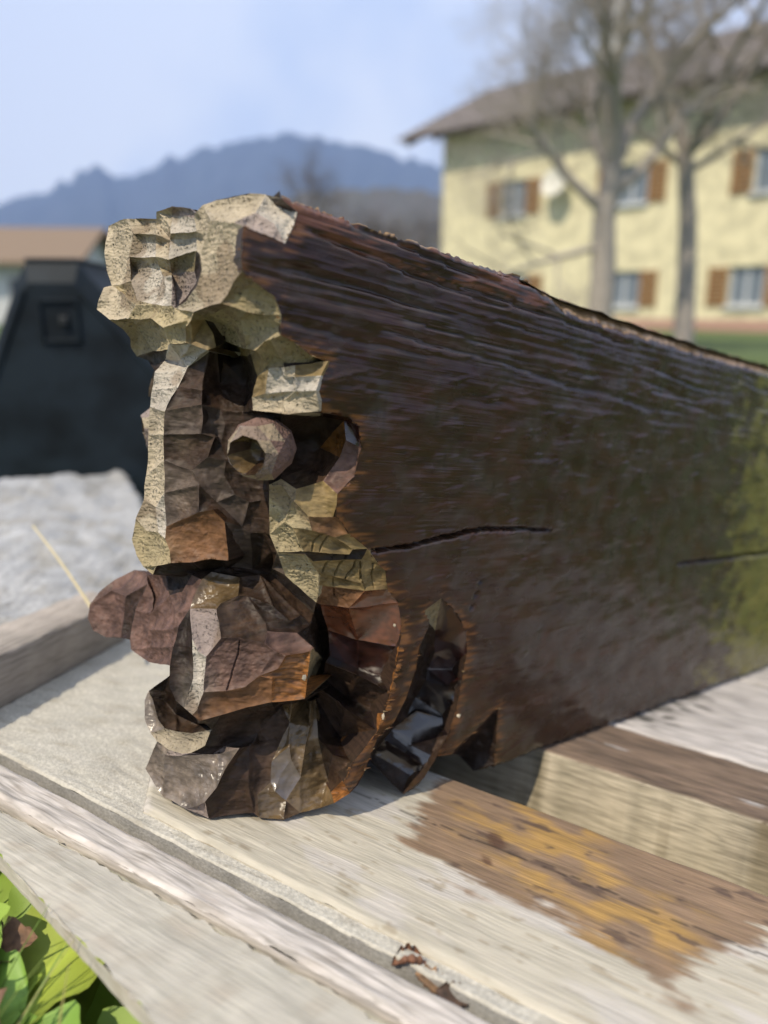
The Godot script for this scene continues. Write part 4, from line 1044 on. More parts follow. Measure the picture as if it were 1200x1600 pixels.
func side_depth(x: float, y: float, e: float) -> float:
	var up := smoothstep(0.33, 0.43, y) * (1.0 - smoothstep(0.35, 0.8, x) * 0.6)
	var bend := 0.012 * nz.get_noise_2d(x * 12.0, y * 20.0)
	var g1 := nf.get_noise_2d(x * 6.0, (y + bend * 0.25) * 620.0)
	var g2 := nf.get_noise_2d(x * 16.0 + 90.0, (y + bend * 0.2) * 1700.0)
	var z := 0.0018 * nz.get_noise_2d(x * 20.0 + 5.0, y * 40.0)
	# long open grooves in the weathered upper third
	var cut := nf.get_noise_2d(x * 5.0 + 13.0, (y + 0.05 * x + bend * 0.3) * 150.0)
	z -= 0.0035 * up * smoothstep(0.3, 0.44, cut)
	# broad hewing marks
	z -= 0.0013 * nc.get_noise_2d(x * 16.0 + 2.0 * bend, y * 30.0)
	# lifted flakes here and there
	var flake := nf.get_noise_2d(x * 34.0 + 71.0, (y - 0.1 * x) * 260.0)
	z += 0.0008 * smoothstep(0.5, 0.6, flake)
	var g0 := nf.get_noise_2d(x * 3.0 + 40.0, (y + bend * 0.15) * 300.0)
	z += g0 * (0.0002 + 0.0007 * up) + g1 * (0.00012 + 0.0006 * up) + g2 * (0.00014 + 0.00035 * up)
	# torn grain: short slanting chips in patches
	var patch := smoothstep(0.05, 0.3, nz.get_noise_2d(x * 25.0 + 50.0, y * 40.0))
	z += -0.00045 * patch * (1.0 - 0.7 * smoothstep(0.3, 0.6, x)) * maxf(0.0, nf.get_noise_2d(x * 90.0 + 20.0, (y - 0.14 * x) * 900.0))
	var p := Vector2(x, y)
	var k := 0
	for c in CRACKS:
		if y > 0.14 and y < 0.43 and x > c[0].x - 0.02 - (0.03 if k == 2 else 0.0) and x < c[-1].x + 0.02:
			var d := seg_dist(p, c) + 0.0012 * nf.get_noise_2d(x * 300.0, y * 300.0)
			var w: float = [0.0013, 0.0019, 0.0009][k]
			w *= 0.55 + 0.45 * sin(clampf((x - c[0].x) / maxf(0.02, c[-1].x - c[0].x), 0, 1) * PI)
			z -= [0.012, 0.014, 0.007][k] * (1.0 - smoothstep(w * 0.5, w * 1.7, d))
		k += 1
	# waney upper arris
	var t := top_at(x) - y
	var b := 0.004 + 0.012 * smoothstep(0.24, 0.34, x)
	if t < b: z -= (b - t) * 0.9
	var lo := 0.006 * (1.0 + nz.get_noise_1d(x * 90.0))
	if y < lo: z -= (lo - y) * 0.8
	return z * clampf(e / 0.01, 0.0, 1.0) if e < 0.01 else z

func side_tone(x: float, y: float, e: float) -> Color:
	var n1 := nz.get_noise_2d(x * 16.0, y * 60.0)
	var n2 := nf.get_noise_2d(x * 30.0, y * 700.0)
	var n3 := nz.get_noise_2d(x * 45.0 + 31.0, y * 45.0)
	var c := Color(0.035, 0.017, 0.0105) * (1.0 + 0.4 * n1 + 0.12 * n2)
	c = c.lerp(Color(0.055, 0.021, 0.012), 0.25 * smoothstep(0.1, 0.4, n1 + 0.2 * n2))
	# dried grey film further back
	var film := smoothstep(-0.35, 0.5, n3 + 0.9 * (x - 0.42) - 0.5 * maxf(0.0, y - 0.33))
	c = c.lerp(Color(0.052, 0.038, 0.031) * (1.0 + 0.12 * n2), film * 0.8)
	# drips
	var drip := smoothstep(0.25, 0.4, nf.get_noise_2d(x * 240.0, y * 22.0))
	c = c.lerp(Color(0.02, 0.013, 0.01), drip * film * 0.5)
	# raw splintered fibre along the cut edges
	var raw := smoothstep(0.011, 0.001, e - 0.012 * nf.get_noise_2d(x * 40.0, y * 500.0)) * smoothstep(-0.15, 0.2, nf.get_noise_2d(x * 50.0 + 9.0, y * 430.0) + 0.5 * n3)
	if x < 0.36: c = c.lerp(Color(0.24, 0.1, 0.032), raw * 0.55)
	# waney arris: pale fibre, brightened further by sunlight put into its colour
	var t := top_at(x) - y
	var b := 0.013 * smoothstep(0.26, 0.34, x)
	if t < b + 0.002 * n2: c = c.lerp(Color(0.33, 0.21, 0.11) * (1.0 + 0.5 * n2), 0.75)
	elif t < 0.02 and x < 0.3: c = c.lerp(Color(0.16, 0.06, 0.03), smoothstep(0.0, 0.3, n1 + n2) * 0.7)
	# mottled yellow-green, stronger towards the far end
	var green_end := smoothstep(-0.15, 0.55, 0.6 * nz.get_noise_2d(x * 34.0, y * 50.0 + 7.0) + 0.14 * nf.get_noise_2d(x * 160.0, y * 260.0) + 4.2 * (x - 0.76) + 0.3 * (y - 0.25) + 0.25 * n2)
	c = c.lerp(Color(0.165, 0.145, 0.04) * (1.0 + 0.25 * n2 + 0.3 * n3), green_end * 0.85)
	c.a = 1.0
	return c

func side_sheet(root: Node3D):
	var xs := PackedFloat32Array()
	var x := -0.026
	while x < 1.62:
		xs.append(x)
		x += 0.0021 + 0.0042 * maxf(0.0, x) + (0.02 if x > 1.05 else 0.0)
	var ny := 262
	var nx := xs.size()
	var P := PackedVector2Array()
	var E := PackedFloat32Array()
	P.resize(nx * ny); E.resize(nx * ny)
	var step := 0.468 / (ny - 1)
	var np := side_poly.size()
	var edge_near := 0.012
	for i in nx:
		var tp := top_at(xs[i])
		for j in ny:
			var p := Vector2(xs[i], -0.004 + step * j)
			var d := 1.0
			if xs[i] < 0.36:
				var best := Vector2()
				for k in np - 1:
					var a := side_poly[k]
					var b := side_poly[k + 1]
					if minf(a.x, b.x) - 0.02 > p.x or maxf(a.x, b.x) + 0.02 < p.x or minf(a.y, b.y) - 0.02 > p.y or maxf(a.y, b.y) + 0.02 < p.y: continue
					var q := Geometry2D.get_closest_point_to_segment(p, a, b)
					var dd := p.distance_to(q)
					if dd < d:
						d = dd
						best = q
				if d < 0.00125:
					p = best
					d = 0.0
			if absf(p.y - tp) < step * 0.5: p.y = tp
			elif absf(p.y) < step * 0.5: p.y = 0.0
			P[i * ny + j] = p
			E[i * ny + j] = d
	var closed := side_poly.duplicate()
	closed.append(Vector2(1.7, 0.0)); closed.append(Vector2(1.7, 0.6)); closed.append(Vector2(0.0, 0.6))
	var st := begin()
	var index := PackedInt32Array()
	index.resize(nx * ny)
	index.fill(-1)
	var count := 0
	st.set_smooth_group(1)
	for i in nx:
		for j in ny:
			var p := P[i * ny + j]
			if p.y < -0.0005 or p.y > top_at(p.x) + 0.0012: continue
			index[i * ny + j] = count
			count += 1
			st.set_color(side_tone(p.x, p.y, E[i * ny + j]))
			st.set_uv(Vector2(p.x * 2.2, p.y * 6.0))
			st.add_vertex(Vector3(p.x, p.y, side_depth(p.x, p.y, E[i * ny + j])))
	for i in nx - 1:
		for j in ny - 1:
			var q := [i * ny + j, (i + 1) * ny + j, (i + 1) * ny + j + 1, i * ny + j + 1]
			for t in [[q[0], q[2], q[1]], [q[0], q[3], q[2]]]:
				if index[t[0]] < 0 or index[t[1]] < 0 or index[t[2]] < 0: continue
				if P[t[0]].x < 0.4 and not Geometry2D.is_point_in_polygon((P[t[0]] + P[t[1]] + P[t[2]]) / 3.0, closed): continue
				for v in t: st.add_index(index[v])
	st.generate_normals()
	st.generate_tangents()
	mesh_node("long_side", st.commit(), M.side, root)
	# the rest of the squared block: top, far side, foot, tail and the mass behind the face
	st = begin()
	st.set_smooth_group(-1)
	var zs := [-0.004, -0.02, -0.06, -0.125, -0.19, -0.246]
	var n := 90
	for i in n:
		var x0 := 0.02 + 1.58 * i / n
		var x1 := 0.02 + 1.58 * (i + 1) / n
		for j in zs.size() - 1:
			var v := []
			for c in [[x0, zs[j]], [x1, zs[j]], [x1, zs[j + 1]], [x0, zs[j + 1]]]:
				v.append(Vector3(c[0], top_at(c[0]) - 0.0015 + (0.004 * nz.get_noise_2d(c[0] * 60.0, c[1] * 90.0) - 0.003 if j else -0.004 * absf(nz.get_noise_2d(c[0] * 60.0, c[1] * 90.0))), c[1]))
			for k in [0, 2, 1, 0, 3, 2]:
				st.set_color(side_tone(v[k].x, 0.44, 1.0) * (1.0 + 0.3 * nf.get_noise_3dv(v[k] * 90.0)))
				st.add_vertex(v[k])
	var far_edge := side_poly.duplicate()
	far_edge.append(Vector2(1.6, 0.0)); far_edge.append(Vector2(1.6, 0.455))
	var ids := Geometry2D.triangulate_polygon(far_edge)
	for i in range(0, ids.size(), 3):
		for k in 3:
			var p := far_edge[ids[i + k]]
			st.set_color(Color(0.06, 0.042, 0.034))
			st.add_vertex(Vector3(maxf(p.x, 0.06 if p.y > 0.3 else p.x) + 0.01, p.y, -0.248))
	st.set_color(Color(0.055, 0.04, 0.033))
	box(st, Vector3(0.1, 0.03, -0.18), Vector3(0.5, 0.435, -0.075))
	box(st, Vector3(0.235, 0.004, -0.244), Vector3(1.6, 0.44, -0.062))
	commit(st, "block", M.wet, root)
	# the cut ends of the side's fibres stand as small walls towards the carving
	st = begin()
	st.set_smooth_group(-1)
	for k in np - 1:
		var a := side_poly[k]
		var b := side_poly[k + 1]
		for v in [Vector3(a.x, a.y, 0), Vector3(b.x + 0.01, b.y, -0.03), Vector3(a.x + 0.01, a.y, -0.03), Vector3(a.x, a.y, 0), Vector3(b.x, b.y, 0), Vector3(b.x + 0.01, b.y, -0.03)]:
			st.set_color(tone_at("brown", v, 0))
			st.add_vertex(wobble(v))
	commit(st, "cut_edge", M.splinter, root)

# raw fibres left standing along the cut edges of the side
func splinters(root: Node3D):
	var r := RandomNumberGenerator.new()
	r.seed = 31
	var st := begin()
	st.set_smooth_group(-1)
	for k in side_poly.size() - 1:
		var a := side_poly[k]
		var b := side_poly[k + 1]
		var many: float = 0.3 if (a.y > 0.36 and a.y < 0.45) or (a.y < 0.17 and a.x < 0.17) else 0.05
		for i in int(a.distance_to(b) / 0.0011):
			if r.randf() > many: continue
			var p := a.lerp(b, r.randf())
			if nz.get_noise_2d(p.x * 160.0, p.y * 160.0) < 0.02: continue
			var ln := 0.0015 + 0.009 * pow(r.randf(), 2.0)
			var w := r.randf_range(0.0003, 0.0008)
			var s := Vector3(p.x - r.randf_range(0.0, 0.0025), p.y, -0.0004)
			var e := s + Vector3(ln, r.randf_range(-0.0008, 0.0008), r.randf_range(0.0, 0.0016))
			var c := Color(0.36, 0.17, 0.04).lerp(Color(0.16, 0.07, 0.025), r.randf())
			if r.randf() < 0.15: c = Color(0.45, 0.33, 0.16)
			st.set_color(c)
			tri(st, s + Vector3(0, w, 0), e, s + Vector3(0, 0, 0.0009))
			tri(st, s + Vector3(0, 0, 0.0009), e, s + Vector3(0, -w, 0))
			tri(st, s + Vector3(0, w, 0), s + Vector3(0, 0, 0.0009), s + Vector3(0, -w, 0))
	var o := commit(st, "splinters", M.splinter, root)
	o.set_meta("kind", "stuff")

func chips():
	var r := RandomNumberGenerator.new()
	r.seed = 8
	var where := ["on the orange rim of the first beard gouge", "by the foot of the second gouge", "high on the first gouge's rim", "on the moustache's torn orange end"]
	for n in CHIP_AT.size():
		var p: Vector3 = CHIP_AT[n]
		var st := begin()
		st.set_smooth_group(-1)
		var l := r.randf_range(0.003, 0.0055)
		var q := []
		for k in 5:
			var t := TAU * k / 5.0
			q.append(Vector3(cos(t) * l * r.randf_range(0.3, 0.6), sin(t) * l * r.randf_range(0.7, 1.1), r.randf_range(-0.0003, 0.0003)))
		for k in 5:
			tri(st, q[k], q[(k + 1) % 5], Vector3(0, 0, 0.0011))
			tri(st, q[(k + 1) % 5], q[k], Vector3(0, 0, -0.0008))
		var o := commit(st, "wood_chip", mat(Color(0.6, 0.5, 0.34), 0.6), self, STACK * Transform3D(Basis(Vector3(0.3, 0.2, 1).normalized(), r.randf() * TAU), p / 1000.0 + Vector3(-0.0005, 0.0, 0.0012)))
		tag(o, "tiny pale wood chip " + where[n], "chip", "pale wood chips on the carving")

func carved_timber():
	var root := thing("carved_timber", "dark wet squared timber with a bearded face carved into its end", "sculpture", STACK)
	for p in SIDE_EDGE: side_poly.append(p / 1000.0)
	carve(root)
	eye(root, Vector3(EYE_AT.x, EYE_AT.y, EYE_AT.z), false)
	eye(root, Vector3(EYE_AT.x + 0.012, EYE_AT.y, 2.0 * MIDDLE - EYE_AT.z + 0.004), true)
	side_sheet(root)
	splinters(root)
	chips()

# ---------------------------------------------------------------- boards, concrete, stone
const ALONG := Vector3(0.316, 0, 0.949)
const ACROSS := Vector3(0.949, 0, -0.316)

func on_boards(s: float, r: float, y: float) -> Vector3:
	return ALONG * s + ACROSS * r + Vector3(0, y, 0)

func wet_on(p: Vector3, poly: PackedVector2Array, soft: float) -> float:
	var q := Vector2(p.x, p.z) + Vector2(nz.get_noise_3dv(p * 70.0), nz.get_noise_3dv(p * 70.0 + Vector3(50, 0, 0))) * 0.006 + Vector2(nf.get_noise_3dv(p * 200.0), nf.get_noise_3dv(p * 200.0 + Vector3(9, 0, 0))) * 0.004
	var d := 1e9
	for i in poly.size():
		d = minf(d, q.distance_to(Geometry2D.get_closest_point_to_segment(q, poly[i], poly[(i + 1) % poly.size()])))
	if not Geometry2D.is_point_in_polygon(q, poly): d = -d
	var fibre := nf.get_noise_2d(p.dot(ALONG) * 9.0, p.dot(ACROSS) * 300.0) * 0.009 + nz.get_noise_2d(p.dot(ALONG) * 20.0, p.dot(ACROSS) * 90.0) * 0.02
	return smoothstep(-soft, soft, d + fibre)

# one board: r0..r1 across (front and rear edges may run askew), from a start line to an end
func board(called: String, label: String, r0: Array, r1: Array, s0: Array, s1: float, top: float, thick: float, m: Material, tone: Callable, sd: float, relief: float, cell := 0.005, rough_edge := 0.0015, group := ""):
	var root := thing(called, label, "board", STACK, group)
	var st := begin()
	st.set_smooth_group(1)
	var length := s1 - minf(s0[0], s0[1])
	var ns := int(length / cell)
	var nr := maxi(6, int(absf(r1[0] - r0[0]) / (cell * 0.6)))
	var idx := []
	var count := 0
	for j in nr + 1:
		var fr := float(j) / nr
		for i in ns + 1:
			var fs := float(i) / ns
			var sa: float = lerpf(s0[0], s0[1], fr)
			var s := lerpf(sa, s1, fs)
			var r := lerpf(lerpf(r0[0], r0[1], fs), lerpf(r1[0], r1[1], fs), fr)
			var ed := 0.5 - absf(fr - 0.5)
			var w: float = absf(r1[0] - r0[0])
			var inset := rough_edge * nz.get_noise_2d(s * 90.0, sd + (1.0 if fr > 0.5 else 0.0) * 40.0)
			if ed < 0.001: r += inset * (1.0 if fr < 0.5 else -1.0)
			var g := nf.get_noise_2d(s * 16.0 + sd * 7.0, r * 900.0)
			var g2 := nf.get_noise_2d(s * 40.0 + sd, r * 2300.0)
			var y := top + relief * (g * 0.7 + g2 * 0.4) + relief * 1.3 * nz.get_noise_2d(s * 24.0 + sd, r * 40.0)
			var e: float = minf(ed * w, fs * length)
			if e < 0.004: y -= (0.004 - e) * (0.004 - e) / 0.004 * 0.8
			var p := on_boards(s, r, y)
			st.set_color(tone.call(p, s, r, g, g2))
			st.set_uv(Vector2(s * 1.9 + sd, r * 5.5))
			st.add_vertex(p)
	for j in nr:
		for i in ns:
			var a := j * (ns + 1) + i
			var b := a + 1
			var c := a + ns + 1
			var d := c + 1
			for v in [a, c, d, a, d, b]: st.add_index(v)
	st.generate_normals()
	st.generate_tangents()
	mesh_node("face", st.commit(), m, root)
	# sides and ends down to the underside
	st = begin()
	st.set_smooth_group(-1)
	var nn := 160
	for w in 2:
		for i in nn:
			var v := []
			for c in [[i, 0], [i + 1, 0], [i + 1, 1], [i, 1]]:
				var fs: float = float(c[0]) / nn
				var s := lerpf(s0[w], s1, fs)
				var r: float = lerpf((r0 if w == 0 else r1)[0], (r0 if w == 0 else r1)[1], fs)
				v.append([s, r, top - 0.0028 if c[1] == 0 else top - thick])
			for k in ([0, 1, 2, 0, 2, 3] if w == 0 else [0, 2, 1, 0, 3, 2]):
				var q = v[k]
				var p := on_boards(q[0], q[1] + 0.001 * nz.get_noise_2d(q[0] * 90.0, q[2] * 200.0), q[2])
				st.set_color(tone.call(p, q[0], q[1] + q[2], nf.get_noise_2d(q[0] * 20.0, q[2] * 900.0), nf.get_noise_2d(q[0] * 260.0, q[2] * 60.0)))
				st.set_uv(Vector2(q[0] * 1.9 + sd, q[2] * 5.5 + 0.3))
				st.add_vertex(p)
	for e in [[s0[0], s0[1], false], [s1, s1, true]]:
		var ra: float = r0[1] if e[2] else r0[0]
		var rb: float = r1[1] if e[2] else r1[0]
		var v := [on_boards(e[0], ra, top - 0.0028), on_boards(e[1], rb, top - 0.0028), on_boards(e[1], rb, top - thick), on_boards(e[0], ra, top - thick)]
		for k in [0, 1, 2, 0, 2, 3]:
			st.set_color(tone.call(v[k], e[0], ra, 0.0, 0.0))
			st.set_uv(Vector2(v[k].z * 5.0, v[k].y * 5.5))
			st.add_vertex(v[k])
	st.generate_normals()
	mesh_node("edge", st.commit(), m, root)
	return root

func grey_tone(base: Color, vary: float, stainc: Color, sd: float) -> Callable:
	return func(p: Vector3, s: float, r: float, g: float, g2: float) -> Color:
		var k := nz.get_noise_2d(s * 20.0 + sd, r * 70.0)
		var c := base * (1.0 + vary * k + 0.12 * g + 0.1 * g2)
		var st := smoothstep(0.2, 0.42, nz.get_noise_2d(s * 30.0 + sd * 3.0, r * 160.0 + sd))
		c = c.lerp(stainc, st * 0.55)
		c.a = 1.0
		return c

const WET := [Vector2(0.27, -0.3), Vector2(0.262, -0.024), Vector2(0.166, 0.031), Vector2(0.145, 0.047), Vector2(0.158, 0.082), Vector2(0.154, 0.115), Vector2(0.163, 0.141), Vector2(0.179, 0.167), Vector2(0.179, 0.199), Vector2(0.188, 0.219), Vector2(0.181, 0.242), Vector2(0.183, 0.256), Vector2(0.208, 0.249), Vector2(0.236, 0.251), Vector2(0.265, 0.258), Vector2(0.29, 0.262), Vector2(0.324, 0.285), Vector2(0.38, 0.3), Vector2(0.4, -0.1)]

func stack_of_boards():
	# cast concrete under the planks
	var root := thing("concrete_slab", "pale rough concrete slab under the carved timber and wide plank", "slab", STACK)
	var st := begin()
	st.set_smooth_group(1)
	var ns := 150
	var nr := 60
	for j in nr + 1:
		for i in ns + 1:
			var s := -0.9 + 1.9 * i / ns
			var r := 0.0165 + 0.2 * pow(float(j) / nr, 1.5)
			if s < -0.05: r = 0.0165 + (0.2 + 0.35 * smoothstep(-0.05, -0.25, s)) * pow(float(j) / nr, 1.5)
			if j == 0: r += 0.0012 * nz.get_noise_1d(s * 150.0)
			var y := -0.0045 + 0.0012 * nf.get_noise_2d(s * 200.0, r * 200.0) + 0.001 * nz.get_noise_2d(s * 50.0, r * 50.0) - (0.0025 if j == 0 else 0.0)
			if j > 3 and nf.get_noise_2d(s * 330.0, r * 330.0) > 0.42: y -= 0.0022
			var k := nz.get_noise_2d(s * 40.0, r * 40.0)
			var c := Color(0.54, 0.51, 0.44) * (1.0 + 0.14 * k + 0.12 * nf.get_noise_2d(s * 150.0, r * 150.0))
			c = c.lerp(Color(0.3, 0.26, 0.19), 0.4 * smoothstep(0.36, 0.5, nf.get_noise_2d(s * 60.0, r * 100.0)))
			c.a = 1
			st.set_color(c)
			st.add_vertex(on_boards(s, r, y))
	for j in nr:
		for i in ns:
			var a := j * (ns + 1) + i
			for v in [a, a + ns + 1, a + ns + 2, a, a + ns + 2, a + 1]: st.add_index(v)
	commit(st, "top", M.concrete, root)
	st = begin()
	st.set_smooth_group(-1)
	for i in 90:
		var s := -0.9 + 1.9 * i / 90.0
		var s2 := -0.9 + 1.9 * (i + 1) / 90.0
		for v in [on_boards(s, 0.0165, -0.0065), on_boards(s2, 0.0165, -0.0065), on_boards(s2, 0.0175, -0.1), on_boards(s, 0.0165, -0.0065), on_boards(s2, 0.0175, -0.1), on_boards(s, 0.0175, -0.1)]:
			st.set_color(Color(0.34, 0.33, 0.31) * (1.0 + 0.3 * nf.get_noise_3dv(v * 160.0)))
			st.add_vertex(v)
	quad(st, on_boards(-0.9, 0.0175, -0.1), on_boards(1.0, 0.0175, -0.1), on_boards(1.0, 0.22, -0.1), on_boards(-0.9, 0.55, -0.1))
	commit(st, "front", M.concrete, root)

	var wet := PackedVector2Array(WET)
	var yellow := PackedVector2Array([Vector2(0.31, 0.02), Vector2(0.26, 0.02), Vector2(0.2, 0.06), Vector2(0.19, 0.13), Vector2(0.185, 0.21), Vector2(0.22, 0.245), Vector2(0.262, 0.225), Vector2(0.28, 0.13), Vector2(0.33, 0.1)])
	var plank_tone := func(p: Vector3, s: float, r: float, g: float, g2: float) -> Color:
		var k := nz.get_noise_2d(s * 14.0, r * 60.0)
		var c := Color(0.49, 0.465, 0.365) * (1.0 + 0.1 * k + 0.05 * g + 0.07 * g2)
		c = c.lerp(Color(0.54, 0.52, 0.47), 0.6 * smoothstep(0.1, 0.3, nz.get_noise_2d(s * 12.0 + 9.0, r * 35.0)))
		c = c.lerp(Color(0.3, 0.25, 0.16), 0.6 * smoothstep(0.4, 0.5, nz.get_noise_2d(s * 45.0 + 30.0, r * 160.0)))
		if p.x > 0.11:
			var w := wet_on(p, wet, 0.008)
			if w > 0.0:
				var damp := Color(0.24, 0.165, 0.1) * (1.0 + 0.25 * k + 0.2 * g + 0.2 * g2)
				var yl := wet_on(p, yellow, 0.02) * smoothstep(-0.3, 0.35, nz.get_noise_2d(s * 34.0 + 3.0, r * 40.0) + 0.25 * g)
				damp = damp.lerp(Color(0.42, 0.26, 0.07) * (1.0 + 0.25 * g), yl * 0.8)
				damp = damp.lerp(Color(0.09, 0.06, 0.045), 0.8 * smoothstep(0.35, 0.5, nz.get_noise_2d(s * 34.0 + 77.0, r * 80.0)))
				c = c.lerp(damp, w)
		# knots
		for kn in [[0.215, 0.083, 0.011], [0.185, 0.098, 0.006], [0.06, 0.31, 0.012]]:
			var q: float = Vector2((p.x - kn[0]) * 1.0 + (p.z - kn[1]) * 0.4, (p.z - kn[1]) * 0.75).length() + 0.002 * g2
			if q < kn[2]: c = c.lerp(Color(0.09, 0.045, 0.025), 0.85 * smoothstep(kn[2], kn[2] * 0.4, q))
		# a drying check along the grain
		var ck := absf(r - (0.165 + 0.012 * s + 0.004 * nz.get_noise_1d(s * 40.0)))
		if ck < 0.0011: c = c * 0.4
		c.a = 1.0
		return c
	board("plank", "wide weathered plank under the carved chin with a wet orange stain", [0.0285, 0.0295], [0.252, 0.247], [-0.097, -0.30], 1.15, -0.0008, 0.012, M.board1, plank_tone, 1.0, 0.0007, 0.0042)
	board("board", "narrow split grey board beside the concrete groove", [-0.036, -0.012], [0.0025, 0.004], [-0.75, -0.75], 1.0, -0.003, 0.045, M.board2, grey_tone(Color(0.58, 0.55, 0.49), 0.2, Color(0.4, 0.36, 0.3), 3.0), 3.0, 0.0016, 0.005, 0.002)
	board("board", "outer pale board at the edge of the stack beside the grass", [-0.040, -0.275], [-0.0385, -0.0135], [-0.30, -0.30], 1.0, -0.004, 0.013, M.board1, grey_tone(Color(0.47, 0.455, 0.375), 0.1, Color(0.38, 0.34, 0.26), 5.0), 5.0, 0.0011, 0.006, 0.004)
	var damp_tone := func(p: Vector3, s: float, r: float, g: float, g2: float) -> Color:
		var k := nz.get_noise_2d(s * 16.0, r * 60.0)
		if p.y < -0.0036:
			var f := Color(0.5, 0.45, 0.32) * (1.0 + 0.2 * g + 0.25 * g2)
			f = f.lerp(Color(0.14, 0.11, 0.05), 0.8 * smoothstep(0.3, 0.42, nz.get_noise_2d(s * 60.0, p.y * 9.0)))
			f.a = 1
			return f
		var c := Color(0.2, 0.145, 0.1) * (1.0 + 0.4 * k + 0.4 * g + 0.2 * g2)
		c = c.lerp(Color(0.48, 0.46, 0.42), smoothstep(0.5, 0.62, nz.get_noise_2d(s * 12.0 + 4.0, r * 90.0) + 0.32 * smoothstep(0.1, 0.3, s - 0.2) + 0.1 * g))
		c.a = 1
		return c
	board("board", "squared brown damp joist behind the gap with a sawn pale face", [0.377, 0.378], [0.505, 0.505], [-0.7, -0.7], 1.1, -0.0012, 0.16, M.board2, damp_tone, 7.0, 0.0009)
	var dark_patch := PackedVector2Array([Vector2(0.55, -0.2), Vector2(0.575, 0.02), Vector2(0.6, 0.038), Vector2(0.66, 0.02), Vector2(0.715, 0.034), Vector2(0.76, 0.01), Vector2(0.82, -0.2)])  # outline of a blackened patch along the timber's foot
	var grey3 := func(p: Vector3, s: float, r: float, g: float, g2: float) -> Color:
		var k := nz.get_noise_2d(s * 25.0 + 60.0, r * 50.0)
		var c := Color(0.5, 0.48, 0.44) * (1.0 + 0.2 * k + 0.25 * g + 0.2 * g2)
		c = c.lerp(Color(0.06, 0.055, 0.04), 0.9 * wet_on(p, dark_patch, 0.012) * smoothstep(-0.3, 0.2, nz.get_noise_2d(s * 60.0, r * 64.0)))
		c.a = 1
		return c
	board("board", "bleached grey board with a blackened patch under the timber", [0.511, 0.511], [0.84, 0.84], [-0.6, -0.6], 1.1, -0.0016, 0.08, M.board0, grey3, 9.0, 0.0012, 0.007)
	board("board", "bleached board furthest back beneath the greenish far end of the timber", [0.85, 0.85], [1.08, 1.08], [-0.6, -0.6], 1.1, -0.002, 0.08, M.board0, grey_tone(Color(0.5, 0.48, 0.44), 0.2, Color(0.25, 0.24, 0.2), 11.0), 11.0, 0.0012, 0.009)
	# bearers that carry the boards
	for k in 2:
		var b := thing("bearer", ["dark bearer under the near end of the boards", "dark bearer under the far end of the boards"][k], "bearer", STACK, "bearers under the boards")
		st = begin()
		box(st, Vector3(-0.06, -0.32, -0.04), Vector3(1.3, -0.165, 0.04), 0.004, Transform3D(Basis(Vector3.UP, 0.0), Vector3(0, 0, -0.25 + k * 0.72)))
		commit(st, "beam", mat(Color(0.14, 0.11, 0.08), 0.9), b)
	# small squared timber lying against the stone
	var lath := thing("squared_timber", "short grey squared timber lying in front of the stone slab", "timber", STACK * Transform3D(Basis(Vector3.UP, atan2(0.626, 0.78)), Vector3(-0.044, -0.004, -0.35)))
	st = begin()
	st.set_smooth_group(1)
	var prof := [Vector2(0, 0), Vector2(0, 0.054), Vector2(-0.003, 0.058), Vector2(-0.058, 0.058), Vector2(-0.062, 0.054), Vector2(-0.062, 0.0)]
	for i in 81:
		var lx := -0.5 + 0.75 * i / 80.0
		for q in prof:
			var p := Vector3(lx, q.y + 0.0015 * nz.get_noise_2d(lx * 60.0, q.x * 200.0), q.x)
			var c := Color(0.4, 0.36, 0.3) * (1.0 + 0.25 * nz.get_noise_2d(lx * 30.0, q.y * 300.0))
			c.a = 1
			st.set_color(c)
			st.set_uv(Vector2(lx * 2.0, (q.x + q.y) * 6.0))
			st.add_vertex(p)
	for i in 80:
		for k in prof.size() - 1:
			var a := i * prof.size() + k
			for v in [a, a + 1, a + prof.size() + 1, a, a + prof.size() + 1, a + prof.size()]: st.add_index(v)
	st.generate_normals()
	st.generate_tangents()
	mesh_node("shaft", st.commit(), M.board0, lath)
	st = begin()
	box(st, Vector3(0.2495, 0.002, -0.061), Vector3(0.2515, 0.056, -0.001))
	commit(st, "end_grain", mat(Color(0.3, 0.25, 0.18), 0.9), lath)

